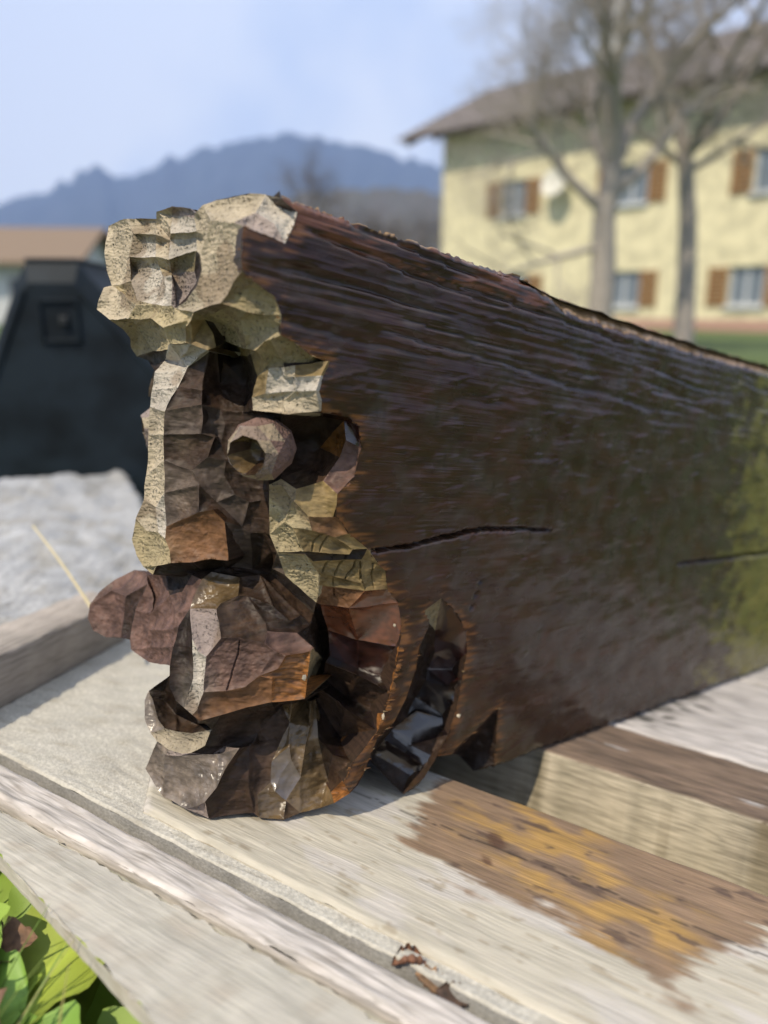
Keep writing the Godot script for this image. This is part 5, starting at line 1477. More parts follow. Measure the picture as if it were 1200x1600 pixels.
func stone_slab():
	var root := thing("stone_slab", "large flat grey stone slab lying behind the boards", "stone", STACK)
	var st := begin()
	st.set_smooth_group(1)
	var n := 70
	var fwd := Vector3(0.28, 0, -0.96).normalized()
	var lat := Vector3(0.78, 0, -0.626).normalized()
	for j in n + 1:
		for i in n + 1:
			var u := -0.75 + 1.3 * i / n
			var v := -0.02 + 0.95 * j / n
			var p := Vector3(-0.05, 0, -0.43) + lat * u + fwd * v
			var e := minf(minf(i, n - i), minf(j, n - j)) / float(n)
			var y := 0.03 + 0.078 * v / 0.93 + 0.014 * nz.get_noise_2d(p.x * 8.0, p.z * 8.0) + 0.003 * nf.get_noise_2d(p.x * 30.0, p.z * 50.0) + 0.001 * nf.get_noise_2d(p.x * 120.0, p.z * 120.0)
			y += 0.006 * floor(2.0 * nz.get_noise_2d(p.x * 9.0 + 40.0, p.z * 14.0))
			if e < 0.04: y -= pow(1.0 - e / 0.04, 2.0) * 0.1
			var k := nz.get_noise_2d(p.x * 20.0 + p.z * 12.0, p.z * 55.0)
			var c := Color(0.43, 0.43, 0.43) * (1.0 + 0.28 * k + 0.14 * nf.get_noise_2d(p.x * 60.0, p.z * 160.0))
			c = c.lerp(Color(0.3, 0.27, 0.21), 0.5 * smoothstep(0.1, 0.35, nz.get_noise_2d(p.x * 24.0, p.z * 24.0 + 80.0)))
			c.a = 1
			st.set_color(c)
			st.add_vertex(Vector3(p.x, y, p.z))
	for j in n:
		for i in n:
			var a := j * (n + 1) + i
			for v in [a, a + n + 1, a + n + 2, a, a + n + 2, a + 1]: st.add_index(v)
	commit(st, "rock", M.stone, root)
	# rough block under the slab
	st = begin()
	st.set_color(Color(0.3, 0.3, 0.29))
	var o := Vector3(-0.05, 0, -0.43)
	var b := [o + lat * -0.72, o + lat * 0.52, o + lat * 0.52 + fwd * 0.9, o + lat * -0.72 + fwd * 0.9]
	for k in 4:
		var p: Vector3 = b[k]
		var q: Vector3 = b[(k + 1) % 4]
		quad(st, p + Vector3(0, -0.02, 0), q + Vector3(0, -0.02, 0), q + Vector3(0, -0.28, 0), p + Vector3(0, -0.28, 0))
	commit(st, "flank", M.stone, root)

# ---------------------------------------------------------------- litter and plants
func curled_leaf(called: String, label: String, at: Transform3D, size: float, col: Color, sd: int, group := ""):
	var st := begin()
	st.set_smooth_group(1)
	var r := RandomNumberGenerator.new()
	r.seed = sd
	var n := 14
	var curl := r.randf_range(1.2, 2.4)
	var w0 := size * r.randf_range(0.3, 0.42)
	for i in n + 1:
		var t := float(i) / n
		var w := w0 * pow(sin(clampf(t * 1.02, 0, 1) * PI), 0.6) * (1.0 + 0.22 * sin(t * 31.0 + sd))
		for j in 9:
			var s := (j - 4) / 4.0
			var th := s * curl
			var p := Vector3((t - 0.5) * size, 0.0, 0.0) + Vector3(0, (1.0 - cos(th)) * w * 0.75 + 0.003 * sin(t * 5.0 + sd), sin(th) * w * 0.9)
			p += Vector3(1, 1, 1) * 0.05 * size * nz.get_noise_3dv(p * 120.0 + Vector3(sd, 0, 0))
			var c := col * (1.0 + 0.3 * nz.get_noise_3dv(p * 150.0) - (0.25 if absf(s) < 0.1 else 0.0))
			c.a = 1
			st.set_color(c)
			st.add_vertex(p)
	for i in n:
		for j in 8:
			var a := i * 9 + j
			for v in [a, a + 1, a + 10, a, a + 10, a + 9]: st.add_index(v)
	var o := commit(st, called, M.deadleaf, self, at)
	tag(o, label, "leaf", group)
	return o

func litter():
	var spots := [[Vector3(0.067, -0.008, 0.137), 0.024, 0.5, Color(0.24, 0.11, 0.06), "reddish curled dead leaf at the head of the groove"],
		[Vector3(0.068, -0.01, 0.155), 0.024, 1.3, Color(0.32, 0.19, 0.1), "pale brown folded leaf piece lying in the groove"],
		[Vector3(0.073, -0.01, 0.17), 0.024, 0.9, Color(0.1, 0.06, 0.04), "small dark shrivelled leaf wedged in the groove"]]
	var k := 0
	for s in spots:
		k += 1
		curled_leaf("dead_leaf", s[4], STACK * Transform3D(Basis(Vector3.UP, -s[2]) * Basis(Vector3.RIGHT, 0.35 * k - 0.5) * Basis.from_scale(Vector3(1, 0.6, 0.8)), s[0]), s[1], s[3], 5 + k, "dead leaves on the boards")
	# a dry straw against the stone
	var st := begin()
	st.set_smooth_group(1)
	var a := Vector3(-0.446, 0.352, -0.9)
	var b := Vector3(-0.325, 0.262, -0.79)
	for i in 8:
		tube(st, a.lerp(b, i / 8.0) + Vector3(0, 0.006 * sin(i / 8.0 * PI), 0), a.lerp(b, (i + 1) / 8.0) + Vector3(0, 0.006 * sin((i + 1) / 8.0 * PI), 0), 0.0012 + 0.0001 * i, 0.0013 + 0.0001 * i, 6)
	tag(commit(st, "straw", mat(Color(0.55, 0.47, 0.28), 0.7), self), "dry pale straw leaning against the stone slab", "straw")

func weed(at: Vector3, turn: float, n: int, size: float, sd: int, label: String):
	var root := thing("weed", label, "plant", Transform3D(Basis(Vector3.UP, turn), at), "leafy weeds by the boards")
	var r := RandomNumberGenerator.new()
	r.seed = sd
	for k in n:
		var az := TAU * k / n + r.randf_range(-0.4, 0.4)
		var lift := r.randf_range(0.5, 1.3)
		var ln := size * r.randf_range(0.75, 1.2)
		var wd := ln * r.randf_range(0.26, 0.36)
		var st := begin()
		st.set_smooth_group(1)
		var dir := Vector3(cos(az), 0, sin(az))
		var sidev := Vector3(-dir.z, 0, dir.x)
		var col := Color(0.17, 0.3, 0.045).lerp(Color(0.36, 0.42, 0.06), r.randf())
		var m := 22
		for i in m + 1:
			var t := float(i) / m
			var ang := lift * (1.0 - 0.9 * t)
			var q := dir * ln * (t - 0.12 * t * t) * cos(lift * 0.75) + Vector3.UP * ln * (sin(lift) * t - 0.55 * t * t * sin(lift))
			var w := wd * (0.08 if t < 0.18 else pow(sin(clampf((t - 0.16) / 0.86, 0, 1) * PI), 0.55)) * (1.0 + 0.1 * sin(t * 24.0 + k))
			for j in 11:
				var s := (j - 5) / 5.0
				var p := q + sidev * s * w + Vector3.UP * (s * s * w * 0.35 + 0.0012 * sin(t * 14.0 + s * 4.0 + k))
				var c := col * (1.0 + 0.16 * nz.get_noise_3dv(p * 60.0) + (0.25 if j == 5 else 0.0) - (0.0006 if j != 5 else 0.0))
				c.a = 1
				st.set_color(c)
				st.add_vertex(p)
		for i in m:
			for j in 10:
				var a := i * 11 + j
				for v in [a, a + 1, a + 12, a, a + 12, a + 11]: st.add_index(v)
		commit(st, "leaf", M.leaf, root)

func plants():
	rng.seed = 12
	# grass blades
	var st := begin()
	st.set_smooth_group(1)
	var prev := []
	for i in 6:
		var t := i / 5.0
		var row := [Vector3(-0.0022 * (1.0 - t * 0.9), t, 0.28 * t * t), Vector3(0.0022 * (1.0 - t * 0.9), t, 0.28 * t * t)]
		if i: quad(st, prev[0], prev[1], row[1], row[0])
		prev = row
	st.generate_normals()
	var blade := st.commit()
	var mm := MultiMesh.new()
	mm.transform_format = MultiMesh.TRANSFORM_3D
	mm.use_colors = true
	mm.mesh = blade
	var spots := []
	for i in 9000:
		var x := rng.randf_range(-1.3, 0.0)
		var z := rng.randf_range(-1.1, 0.0)
		var l := STACK.affine_inverse() * Vector3(x, 0.2, z)
		if l.dot(ACROSS) > -0.075 - 0.19 * (l.dot(ALONG) + 0.3): continue
		spots.append(Vector3(x, 0, z))
	for i in 14000:
		# lawn by the house and around the stack
		var x := rng.randf_range(1.0, 12.0)
		var z := rng.randf_range(-9.0, -2.0)
		spots.append(Vector3(x, 0, z))
	mm.instance_count = spots.size()
	for i in spots.size():
		var h := rng.randf_range(0.05, 0.15) if i < 6000 else rng.randf_range(0.04, 0.08)
		var b := Basis(Vector3.UP, rng.randf() * TAU) * Basis(Vector3.RIGHT, rng.randf_range(0.0, 0.7))
		b = b * Basis.from_scale(Vector3(rng.randf_range(0.8, 1.6), h, h))
		mm.set_instance_transform(i, Transform3D(b, spots[i] + Vector3(0, ground_y(spots[i].x, spots[i].z), 0)))
		mm.set_instance_color(i, Color(0.1, 0.17, 0.025).lerp(Color(0.28, 0.25, 0.08), pow(rng.randf(), 3.0)))
	var g := MultiMeshInstance3D.new()
	g.name = "grass"
	g.multimesh = mm
	g.material_override = M.leaf
	add_child(g)
	tag(g, "short green grass with dry blades around the boards", "grass", "", "stuff")
	var weeds := [[-0.13, 0.03, 0.16, "broad leafed weed whose leaves brush the outer board"], [-0.04, 0.03, 0.15, "bright green weed with drooping leaves close under the outer board"],
		[-0.1, 0.085, 0.16, "low weed with yellowish leaves in the grass"], [0.02, 0.07, 0.14, "small leafy weed standing clear of the board"],
		[-0.22, 0.05, 0.17, "tall yellow green weed by the end of the outer board"], [-0.02, 0.13, 0.13, "low weed among the dry blades furthest from the board"], [-0.17, 0.12, 0.15, "pale weed with upright leaves in thick grass"]]
	var k := 0
	for w in weeds:
		k += 1
		# set out along the outer board's front edge, a hand's breadth off it
		var foot := STACK * on_boards(w[0], -0.044 - 0.19 * (w[0] + 0.3) - w[1], 0.0)
		weed(Vector3(foot.x, ground_y(foot.x, foot.z) - 0.005, foot.z), k * 1.3, 8, w[2], 40 + k, w[3])
	for i in 4:
		var p: Vector3 = [Vector3(-0.262, 0.075, -0.395), Vector3(-0.2, 0.05, -0.29), Vector3(-0.25, 0.07, -0.34), Vector3(-0.235, 0.06, -0.27)][i]
		p.y += ground_y(p.x, p.z)
		curled_leaf("dead_leaf", ["brown dead leaf caught on the broad weed leaf", "rust coloured dead leaf in the grass", "pale dead leaf half hidden among weeds", "dark dead leaf on the ground by the board"][i], Transform3D(Basis(Vector3.UP, i * 1.1 + 0.4) * Basis(Vector3.RIGHT, 0.3), p), 0.06, Color(0.3, 0.17, 0.1).lerp(Color(0.22, 0.12, 0.08), i / 3.0), 60 + i, "dead leaves in the grass")

# ---------------------------------------------------------------- garden and beyond
func ground_y(x: float, z: float) -> float:
	return 0.03 * nz.get_noise_2d(x * 3.0, z * 3.0) + 0.17 * exp(-(pow((x + 0.34) / 0.26, 2.0) + pow((z + 0.27) / 0.28, 2.0)))

func ground():
	var st := begin()
	st.set_smooth_group(1)
	var rs := [0.0]
	var r := 0.3
	while r < 2500.0:
		rs.append(r)
		r *= 1.22 if r > 2.0 else 1.1
	var n := 96
	for rr in rs:
		for k in n:
			var a := TAU * k / n
			var p := Vector3(cos(a) * rr, 0, sin(a) * rr)
			var flat := clampf(rr / 300.0, 0, 1)
			p.y = ground_y(p.x, p.z) * (1.0 - flat) - 0.002 * maxf(0.0, rr - 400.0) * 0.0
			var c := Color(0.1, 0.15, 0.04) * (1.0 + 0.3 * nz.get_noise_2d(p.x * 4.0, p.z * 4.0))
			c.a = 1
			st.set_color(c)
			st.add_vertex(p)
	for i in rs.size() - 1:
		for k in n:
			var a := i * n + k
			var b := i * n + (k + 1) % n
			for v in [a, b, b + n, a, b + n, a + n]: st.add_index(v)
	var o := commit(st, "ground", painted(0.95, noise_tex(FastNoiseLite.TYPE_SIMPLEX_SMOOTH, 0.03, 4, 512, 512, 512, 512, 0.6, 1.1), 0.9), self)
	o.set_meta("kind", "structure")

func mountain(called: String, dist: float, ridge: Array, lowest: float, col: Color, rough_h: float, sd: float):
	var st := begin()
	st.set_smooth_group(1)
	var n := 260
	var rows := 14
	for j in rows + 1:
		var t := float(j) / rows
		for i in n + 1:
			var f := -1.5 + 3.0 * i / n
			var y := 0.0
			if f <= ridge[0].x: y = ridge[0].y
			elif f >= ridge[-1].x: y = ridge[-1].y
			else:
				for k in ridge.size() - 1:
					if f >= ridge[k].x and f < ridge[k + 1].x: y = lerpf(ridge[k].y, ridge[k + 1].y, (f - ridge[k].x) / (ridge[k + 1].x - ridge[k].x))
			y = maxf(lowest, y + rough_h * nz.get_noise_1d(f * 90.0 + sd))
			var d := dist * (1.0 - 0.42 * (1.0 - t))
			var hgt := y * dist * pow(t, 1.25) + dist * rough_h * 1.2 * t * (1.0 - t) * 4.0 * nz.get_noise_2d(f * 60.0 + sd, t * 18.0)
			st.set_color((col * (1.0 + 0.3 * nz.get_noise_2d(f * 120.0, t * 30.0))).clamp())
			st.add_vertex(Vector3(f * d, hgt - 2.0 if j else -20.0, -d))
	for j in rows:
		for i in n:
			var a := j * (n + 1) + i
			for v in [a, a + n + 1, a + n + 2, a, a + n + 2, a + 1]: st.add_index(v)
	var o := commit(st, called, painted(0.95), self)
	o.set_meta("kind", "structure")

func limb(st: SurfaceTool, tw: SurfaceTool, a: Vector3, d: Vector3, r: float, ln: float, depth: int, rr: RandomNumberGenerator, droop: float):
	var p := a
	var dir := d
	var n := 4
	for i in n:
		var nd := (dir + Vector3(rr.randf_range(-0.22, 0.22), rr.randf_range(-0.1, 0.16) - droop * 0.05, rr.randf_range(-0.22, 0.22))).normalized()
		var q := p + nd * ln / n
		var r0 := r * (1.0 - 0.5 * i / n)
		var r1 := r * (1.0 - 0.5 * (i + 1) / n)
		tube(st if depth > 1 else tw, p, q, r0, r1, 7 if depth > 2 else (5 if depth > 1 else 3))
		if depth > 0 and i > 0:
			var kids := 2 if depth > 1 else 4
			for k in kids:
				var out := nd.cross(Vector3(rr.randf_range(-1, 1), rr.randf_range(-1, 1), rr.randf_range(-1, 1))).normalized()
				limb(st, tw, q, (nd * rr.randf_range(0.5, 1.0) + out * rr.randf_range(0.5, 1.0) + Vector3(0, 0.15, 0)).normalized(), r1 * rr.randf_range(0.45, 0.65), ln * rr.randf_range(0.5, 0.72), depth - 1, rr, droop)
		p = q
		dir = nd

func bare_tree(at: Vector3, trunk: Array, limbs: Array, r: float, depth: int, sd: int, label: String, col: Color, group: String):
	var root := thing("bare_tree", label, "tree", Transform3D(Basis(), at), group)
	var rr := RandomNumberGenerator.new()
	rr.seed = sd
	var bark := mat(col, 0.9)
	bark.albedo_texture = M.bark_tex
	bark.uv1_triplanar = true
	bark.uv1_scale = Vector3(3, 3, 3)
	var st := begin()
	st.set_smooth_group(1)
	for i in trunk.size() - 1:
		var n := trunk.size() - 1.0
		tube(st, trunk[i], trunk[i + 1], r * (1.12 - 0.35 * i / n), r * (1.12 - 0.35 * (i + 1) / n), 10)
	commit(st, "trunk", bark, root)
	st = begin()
	st.set_smooth_group(1)
	var tw := begin()
	tw.set_smooth_group(1)
	for l in limbs: limb(st, tw, trunk[-1] + l[3] * (trunk[0] - trunk[-1]), l[0].normalized(), r * l[2], l[1], depth, rr, 1.0)
	commit(st, "limb", bark, root)
	commit(tw, "crown", bark, root)

func house():
	var d := Vector3(0.71702, 0, 0.69705)
	var nrm := Vector3(-0.69705, 0, 0.71702)
	var at := Transform3D(Basis(d, Vector3.UP, nrm), Vector3(4.036, 0, -25.104))
	var root := thing("house", "pale yellow farmhouse with brown shutters and wide eaves behind bare trees", "house", at)
	var wallm := mat(Color(0.74, 0.67, 0.44), 0.9)
	wallm.albedo_texture = noise_tex(FastNoiseLite.TYPE_SIMPLEX_SMOOTH, 0.02, 14, 256, 256, 256, 256, 0.85, 1.05)
	wallm.uv1_triplanar = true
	wallm.uv1_scale = Vector3(0.4, 0.4, 0.4)
	var wood := mat(Color(0.27, 0.14, 0.05), 0.7)
	var darkwood := mat(Color(0.14, 0.09, 0.055), 0.8)
	var white := mat(Color(0.5, 0.52, 0.54), 0.6)
	var glass := mat(Color(0.16, 0.19, 0.22), 0.08)
	var wins := [[0.05, 3.92, 0.95, 1.05, true], [4.0, 3.92, 1.0, 1.05, true], [7.75, 3.9, 1.0, 1.05, true], [11.4, 3.92, 1.0, 1.05, true], [4.0, 1.12, 1.0, 1.0, false], [7.4, 1.14, 0.9, 1.0, true], [11.0, 1.14, 0.9, 1.0, true], [0.3, 1.12, 0.9, 1.0, true]]
	# walls: the front is built as strips round the window openings
	var us := [-2.85, 14.0]
	var hs := [-0.3, 6.1]
	for w in wins:
		us.append(w[0] - w[2] / 2); us.append(w[0] + w[2] / 2)
		hs.append(w[1] - w[3] / 2); hs.append(w[1] + w[3] / 2)
	us.sort(); hs.sort()
	var st := begin()
	st.set_smooth_group(-1)
	for i in us.size() - 1:
		for j in hs.size() - 1:
			var c := Vector2((us[i] + us[i + 1]) / 2, (hs[j] + hs[j + 1]) / 2)
			var hole := false
			for w in wins:
				if absf(c.x - w[0]) < w[2] / 2 and absf(c.y - w[1]) < w[3] / 2: hole = true
			if hole or us[i + 1] - us[i] < 0.001 or hs[j + 1] - hs[j] < 0.001: continue
			quad(st, Vector3(us[i], hs[j], 0), Vector3(us[i], hs[j + 1], 0), Vector3(us[i + 1], hs[j + 1], 0), Vector3(us[i + 1], hs[j], 0))
	for w in wins:
		var a := Vector3(w[0] - w[2] / 2, w[1] - w[3] / 2, 0)
		var b := Vector3(w[0] + w[2] / 2, w[1] + w[3] / 2, 0)
		var z := Vector3(0, 0, -0.2)
		quad(st, a, Vector3(b.x, a.y, 0), Vector3(b.x, a.y, 0) + z, a + z)
		quad(st, Vector3(a.x, b.y, 0), b, b + z, Vector3(a.x, b.y, 0) + z)
		quad(st, a, Vector3(a.x, b.y, 0), Vector3(a.x, b.y, 0) + z, a + z)
		quad(st, Vector3(b.x, a.y, 0), b, b + z, Vector3(b.x, a.y, 0) + z)
	quad(st, Vector3(-2.85, -0.3, 0), Vector3(-2.85, 6.1, 0), Vector3(-2.85, 6.1, -9), Vector3(-2.85, -0.3, -9))
	tri(st, Vector3(-2.85, 6.1, 0), Vector3(-2.85, 8.2, -4.5), Vector3(-2.85, 6.1, -9))
	quad(st, Vector3(14, -0.3, 0), Vector3(14, 6.1, 0), Vector3(14, 6.1, -9), Vector3(14, -0.3, -9))
	tri(st, Vector3(14, 6.1, 0), Vector3(14, 8.2, -4.5), Vector3(14, 6.1, -9))
	quad(st, Vector3(-2.85, -0.3, -9), Vector3(-2.85, 6.1, -9), Vector3(14, 6.1, -9), Vector3(14, -0.3, -9))
	quad(st, Vector3(-2.85, 0.2, -0.4), Vector3(-2.85, 6.0, -0.4), Vector3(14, 6.0, -0.4), Vector3(14, 0.2, -0.4))
	commit(st, "wall", wallm, root)
	st = begin()
	box(st, Vector3(-2.87, -0.3, 0.002), Vector3(14.0, 0.3, 0.04))
	commit(st, "plinth", mat(Color(0.42, 0.26, 0.2), 0.9), root)
	for w in wins:
		st = begin()
		var x0: float = w[0] - w[2] / 2
		var x1: float = w[0] + w[2] / 2
		var y0: float = w[1] - w[3] / 2
		var y1: float = w[1] + w[3] / 2
		for b in [[x0, x0 + 0.07, y0, y1], [x1 - 0.07, x1, y0, y1], [x0 + 0.07, x1 - 0.07, y0, y0 + 0.07], [x0 + 0.07, x1 - 0.07, y1 - 0.07, y1], [w[0] - 0.035, w[0] + 0.035, y0 + 0.07, y1 - 0.07]]:
			box(st, Vector3(b[0], b[2], -0.16), Vector3(b[1], b[3], -0.1))
		var fr := commit(st, "window", white, root)
		for k in 2:
			st = begin()
			box(st, Vector3(x0 + 0.07 if k == 0 else w[0] + 0.035, y0 + 0.07, -0.14), Vector3(w[0] - 0.035 if k == 0 else x1 - 0.07, y1 - 0.07, -0.13))
			commit(st, "pane", glass, fr)
		st = begin()
		box(st, Vector3(x0 - 0.06, y0 - 0.07, 0.003), Vector3(x1 + 0.06, y0 - 0.003, 0.1))
		commit(st, "sill", white, fr)
		for s in [-1.0, 1.0]:
			if not w[4] and s < 0: continue
			st = begin()
			var c: float = w[0] + s * (w[2] / 2 + 0.27)
			for q in [[c - 0.25, c - 0.19], [c + 0.19, c + 0.25]]: box(st, Vector3(q[0], y0, 0.02), Vector3(q[1], y1, 0.06))
			for k in 9: box(st, Vector3(c - 0.19, y0 + 0.02 + k * w[3] / 9.0, 0.025), Vector3(c + 0.19, y0 + (k + 0.85) * w[3] / 9.0, 0.05))
			commit(st, "shutter", wood, root)
	# roof with deep eaves, rafters and a chimney
	st = begin()
	st.set_smooth_group(-1)
	var rm := mat(Color(0.23, 0.2, 0.19), 0.85)
	rm.albedo_texture = noise_tex(FastNoiseLite.TYPE_SIMPLEX_SMOOTH, 0.03, 15, 256, 256, 256, 256, 0.6, 1.1)
	rm.uv1_triplanar = true
	rm.uv1_scale = Vector3(0.6, 0.6, 0.6)
	for s in [1.0, -1.0]:
		for k in 14:
			# courses of tiles lapping one another
			var f0 := k / 14.0
			var f1 := (k + 1) / 14.0
			var z0: float = -4.5 + s * lerpf(5.3, 0.0, f0)
			var z1: float = -4.5 + s * lerpf(5.3, 0.0, f1)
			var y0 := lerpf(6.05, 8.6, f0)
			var y1 := lerpf(6.05, 8.6, f1)
			quad(st, Vector3(-4.3, y0 + 0.06, z0), Vector3(15.2, y0 + 0.06, z0), Vector3(15.2, y1 + 0.02, z1), Vector3(-4.3, y1 + 0.02, z1))
			quad(st, Vector3(-4.3, y0 + 0.06, z0), Vector3(15.2, y0 + 0.06, z0), Vector3(15.2, y0 - 0.01, z0), Vector3(-4.3, y0 - 0.01, z0))
	var roof := commit(st, "roof", rm, root)
	st = begin()
	for s in [1.0, -1.0]:
		quad(st, Vector3(-4.28, 5.96, -4.5 + s * 5.25), Vector3(15.1, 5.96, -4.5 + s * 5.25), Vector3(15.1, 8.5, -4.5), Vector3(-4.28, 8.5, -4.5))
	commit(st, "soffit", darkwood, root)
	for k in 16:
		st = begin()
		box(st, Vector3(-0.07, -0.16, 0), Vector3(0.07, 0.0, 0.8), 0.0, Transform3D(Basis(Vector3.RIGHT, atan2(2.55, 5.3)), Vector3(-3.9 + k * 1.2, 6.33, -0.04)))
		commit(st, "rafter", darkwood, root)
	st = begin()
	box(st, Vector3(1.2, 7.9, -3.2), Vector3(1.9, 9.9, -2.5))
	box(st, Vector3(1.1, 9.9, -3.3), Vector3(2.0, 10.02, -2.4))
	commit(st, "chimney", mat(Color(0.6, 0.6, 0.58), 0.9), roof)
	# dish on the wall
	var dish := thing("satellite_dish", "round pale dish fixed to the yellow house wall", "dish", at * Transform3D(Basis(Vector3.RIGHT, -0.3), Vector3(1.75, 4.15, 0.35)))
	st = begin()
	st.set_smooth_group(1)
	for i in 6:
		for k in 20:
			var v := []
			for q in [[i, k], [i + 1, k], [i + 1, k + 1], [i, k + 1]]:
				var rr: float = 0.42 * q[0] / 6.0
				var t: float = TAU * q[1] / 20.0
				v.append(Vector3(rr * cos(t), rr * sin(t), 0.5 * rr * rr))
			quad(st, v[0], v[1], v[2], v[3])
	commit(st, "reflector", mat(Color(0.62, 0.6, 0.52), 0.5), dish)
	st = begin()
	tube(st, Vector3(0, 0, -0.01), Vector3(0, -0.05, -0.36), 0.03, 0.03, 8)
	tube(st, Vector3(0, -0.4, 0.08), Vector3(0, -0.1, 0.4), 0.012, 0.012, 6)
	commit(st, "arm", mat(Color(0.4, 0.4, 0.4), 0.5), dish)

func cottage(called: String, label: String, at: Vector3, turn: float, w: float, dp: float, wall_h: float, roof_h: float, wall_c: Color, roof_c: Color):
	var root := thing(called, label, "house", Transform3D(Basis(Vector3.UP, turn), at))
	var st := begin()
	box(st, Vector3(-w / 2, 0, -dp), Vector3(w / 2, wall_h, 0))
	for s in [-1.0, 1.0]: tri(st, Vector3(s * w / 2, wall_h, 0), Vector3(s * w / 2, wall_h + roof_h, -dp / 2), Vector3(s * w / 2, wall_h, -dp))
	commit(st, "wall", mat(wall_c, 0.9), root)
	st = begin()
	st.set_smooth_group(-1)
	var o := 0.6
	var k := roof_h / (dp / 2)
	for s in [1.0, -1.0]:
		var z0: float = -dp / 2 + s * (dp / 2 + o)
		for q in [0.0, 0.12]:
			quad(st, Vector3(-w / 2 - o, wall_h - o * k + 0.05 + q, z0), Vector3(w / 2 + o, wall_h - o * k + 0.05 + q, z0), Vector3(w / 2 + o, wall_h + roof_h + 0.05 + q, -dp / 2), Vector3(-w / 2 - o, wall_h + roof_h + 0.05 + q, -dp / 2))
		quad(st, Vector3(-w / 2 - o, wall_h - o * k + 0.05, z0), Vector3(w / 2 + o, wall_h - o * k + 0.05, z0), Vector3(w / 2 + o, wall_h - o * k + 0.17, z0), Vector3(-w / 2 - o, wall_h - o * k + 0.17, z0))
	commit(st, "roof", mat(roof_c, 0.85), root)
	for i in 3:
		st = begin()
		var c := -w / 2 + w * (i + 0.5) / 3.0
		box(st, Vector3(c - 0.5, wall_h * 0.4, 0.004), Vector3(c + 0.5, wall_h * 0.75, 0.05))
		var f := commit(st, "window", mat(Color(0.5, 0.45, 0.4), 0.7), root)
		st = begin()
		box(st, Vector3(c - 0.42, wall_h * 0.4 + 0.08, 0.052), Vector3(c + 0.42, wall_h * 0.75 - 0.08, 0.056))
		commit(st, "pane", mat(Color(0.06, 0.07, 0.09), 0.1), f)

func compost_bin():
	var root := thing("compost_bin", "dark blue grey tapered plastic bin standing behind the stone slab", "bin", Transform3D(Basis(Vector3.UP, 0.12), Vector3(-0.853, 0.0, -1.98)))
	var m := mat(Color(0.012, 0.019, 0.026), 0.6)
	m.albedo_texture = noise_tex(FastNoiseLite.TYPE_SIMPLEX_SMOOTH, 0.01, 19, 256, 256, 256, 256, 0.6, 1.15, 5)
	m.uv1_triplanar = true
	m.uv1_scale = Vector3(2, 2, 2)
	m.metallic_specular = 0.3
	# a house shaped front, the sloping shoulders edged with a broad bevel
	var prof := [Vector2(-0.27, 0), Vector2(0.36, 0), Vector2(0.35, 0.36), Vector2(0.315, 0.43), Vector2(0.085, 0.7), Vector2(0.066, 0.73), Vector2(-0.066, 0.73), Vector2(-0.085, 0.7), Vector2(-0.21, 0.43), Vector2(-0.25, 0.36)]
	var st := begin()
	st.set_smooth_group(-1)
	var n := prof.size()
	var rows := []
	for q in [[0.0, 0.87, 0.035], [-0.03, 1.0, 0.0], [-0.55, 1.0, 0.0], [-0.58, 0.9, 0.03]]:
		var row := []
		for p in prof: row.append(Vector3(p.x * q[1], lerpf(p.y, 0.34, 1.0 - q[1]) if p.y > 0.01 else 0.0, q[0]))
		rows.append(row)
	for i in 3:
		for k in n: quad(st, rows[i][k], rows[i][(k + 1) % n], rows[i + 1][(k + 1) % n], rows[i + 1][k])
	for i in [0, 3]:
		var c := Vector3(0, 0.3, rows[i][0].z)
		for k in n: tri(st, c, rows[i][k], rows[i][(k + 1) % n])
	commit(st, "body", m, root)
	for s in [-1.0, 1.0]:
		st = begin()
		st.set_smooth_group(-1)
		tube(st, Vector3(0.27 if s > 0 else -0.185, 0.41, -0.005), Vector3(s * 0.07, 0.66, -0.005), 0.012, 0.012, 6)
		commit(st, "rib", m, root)
	st = begin()
	var hat := Transform3D(Basis(), Vector3(0.012, 0.585, 0.0))
	for b in [[-0.05, -0.042, -0.055, 0.055], [0.042, 0.05, -0.055, 0.055], [-0.042, 0.042, 0.047, 0.055], [-0.042, 0.042, -0.055, -0.047]]:
		box(st, Vector3(b[0], b[2], -0.004), Vector3(b[1], b[3], 0.008), 0.002, hat)
	var h := commit(st, "hatch", m, root)
	st = begin()
	box(st, Vector3(0.0, -0.012, -0.002), Vector3(0.022, 0.012, 0.014), 0.004, hat)
	commit(st, "latch", mat(Color(0.008, 0.01, 0.012), 0.6), h)
	st = begin()
	box(st, Vector3(-0.07, 0.731, -0.5), Vector3(0.07, 0.742, -0.03), 0.004)
	commit(st, "lid", m, root)

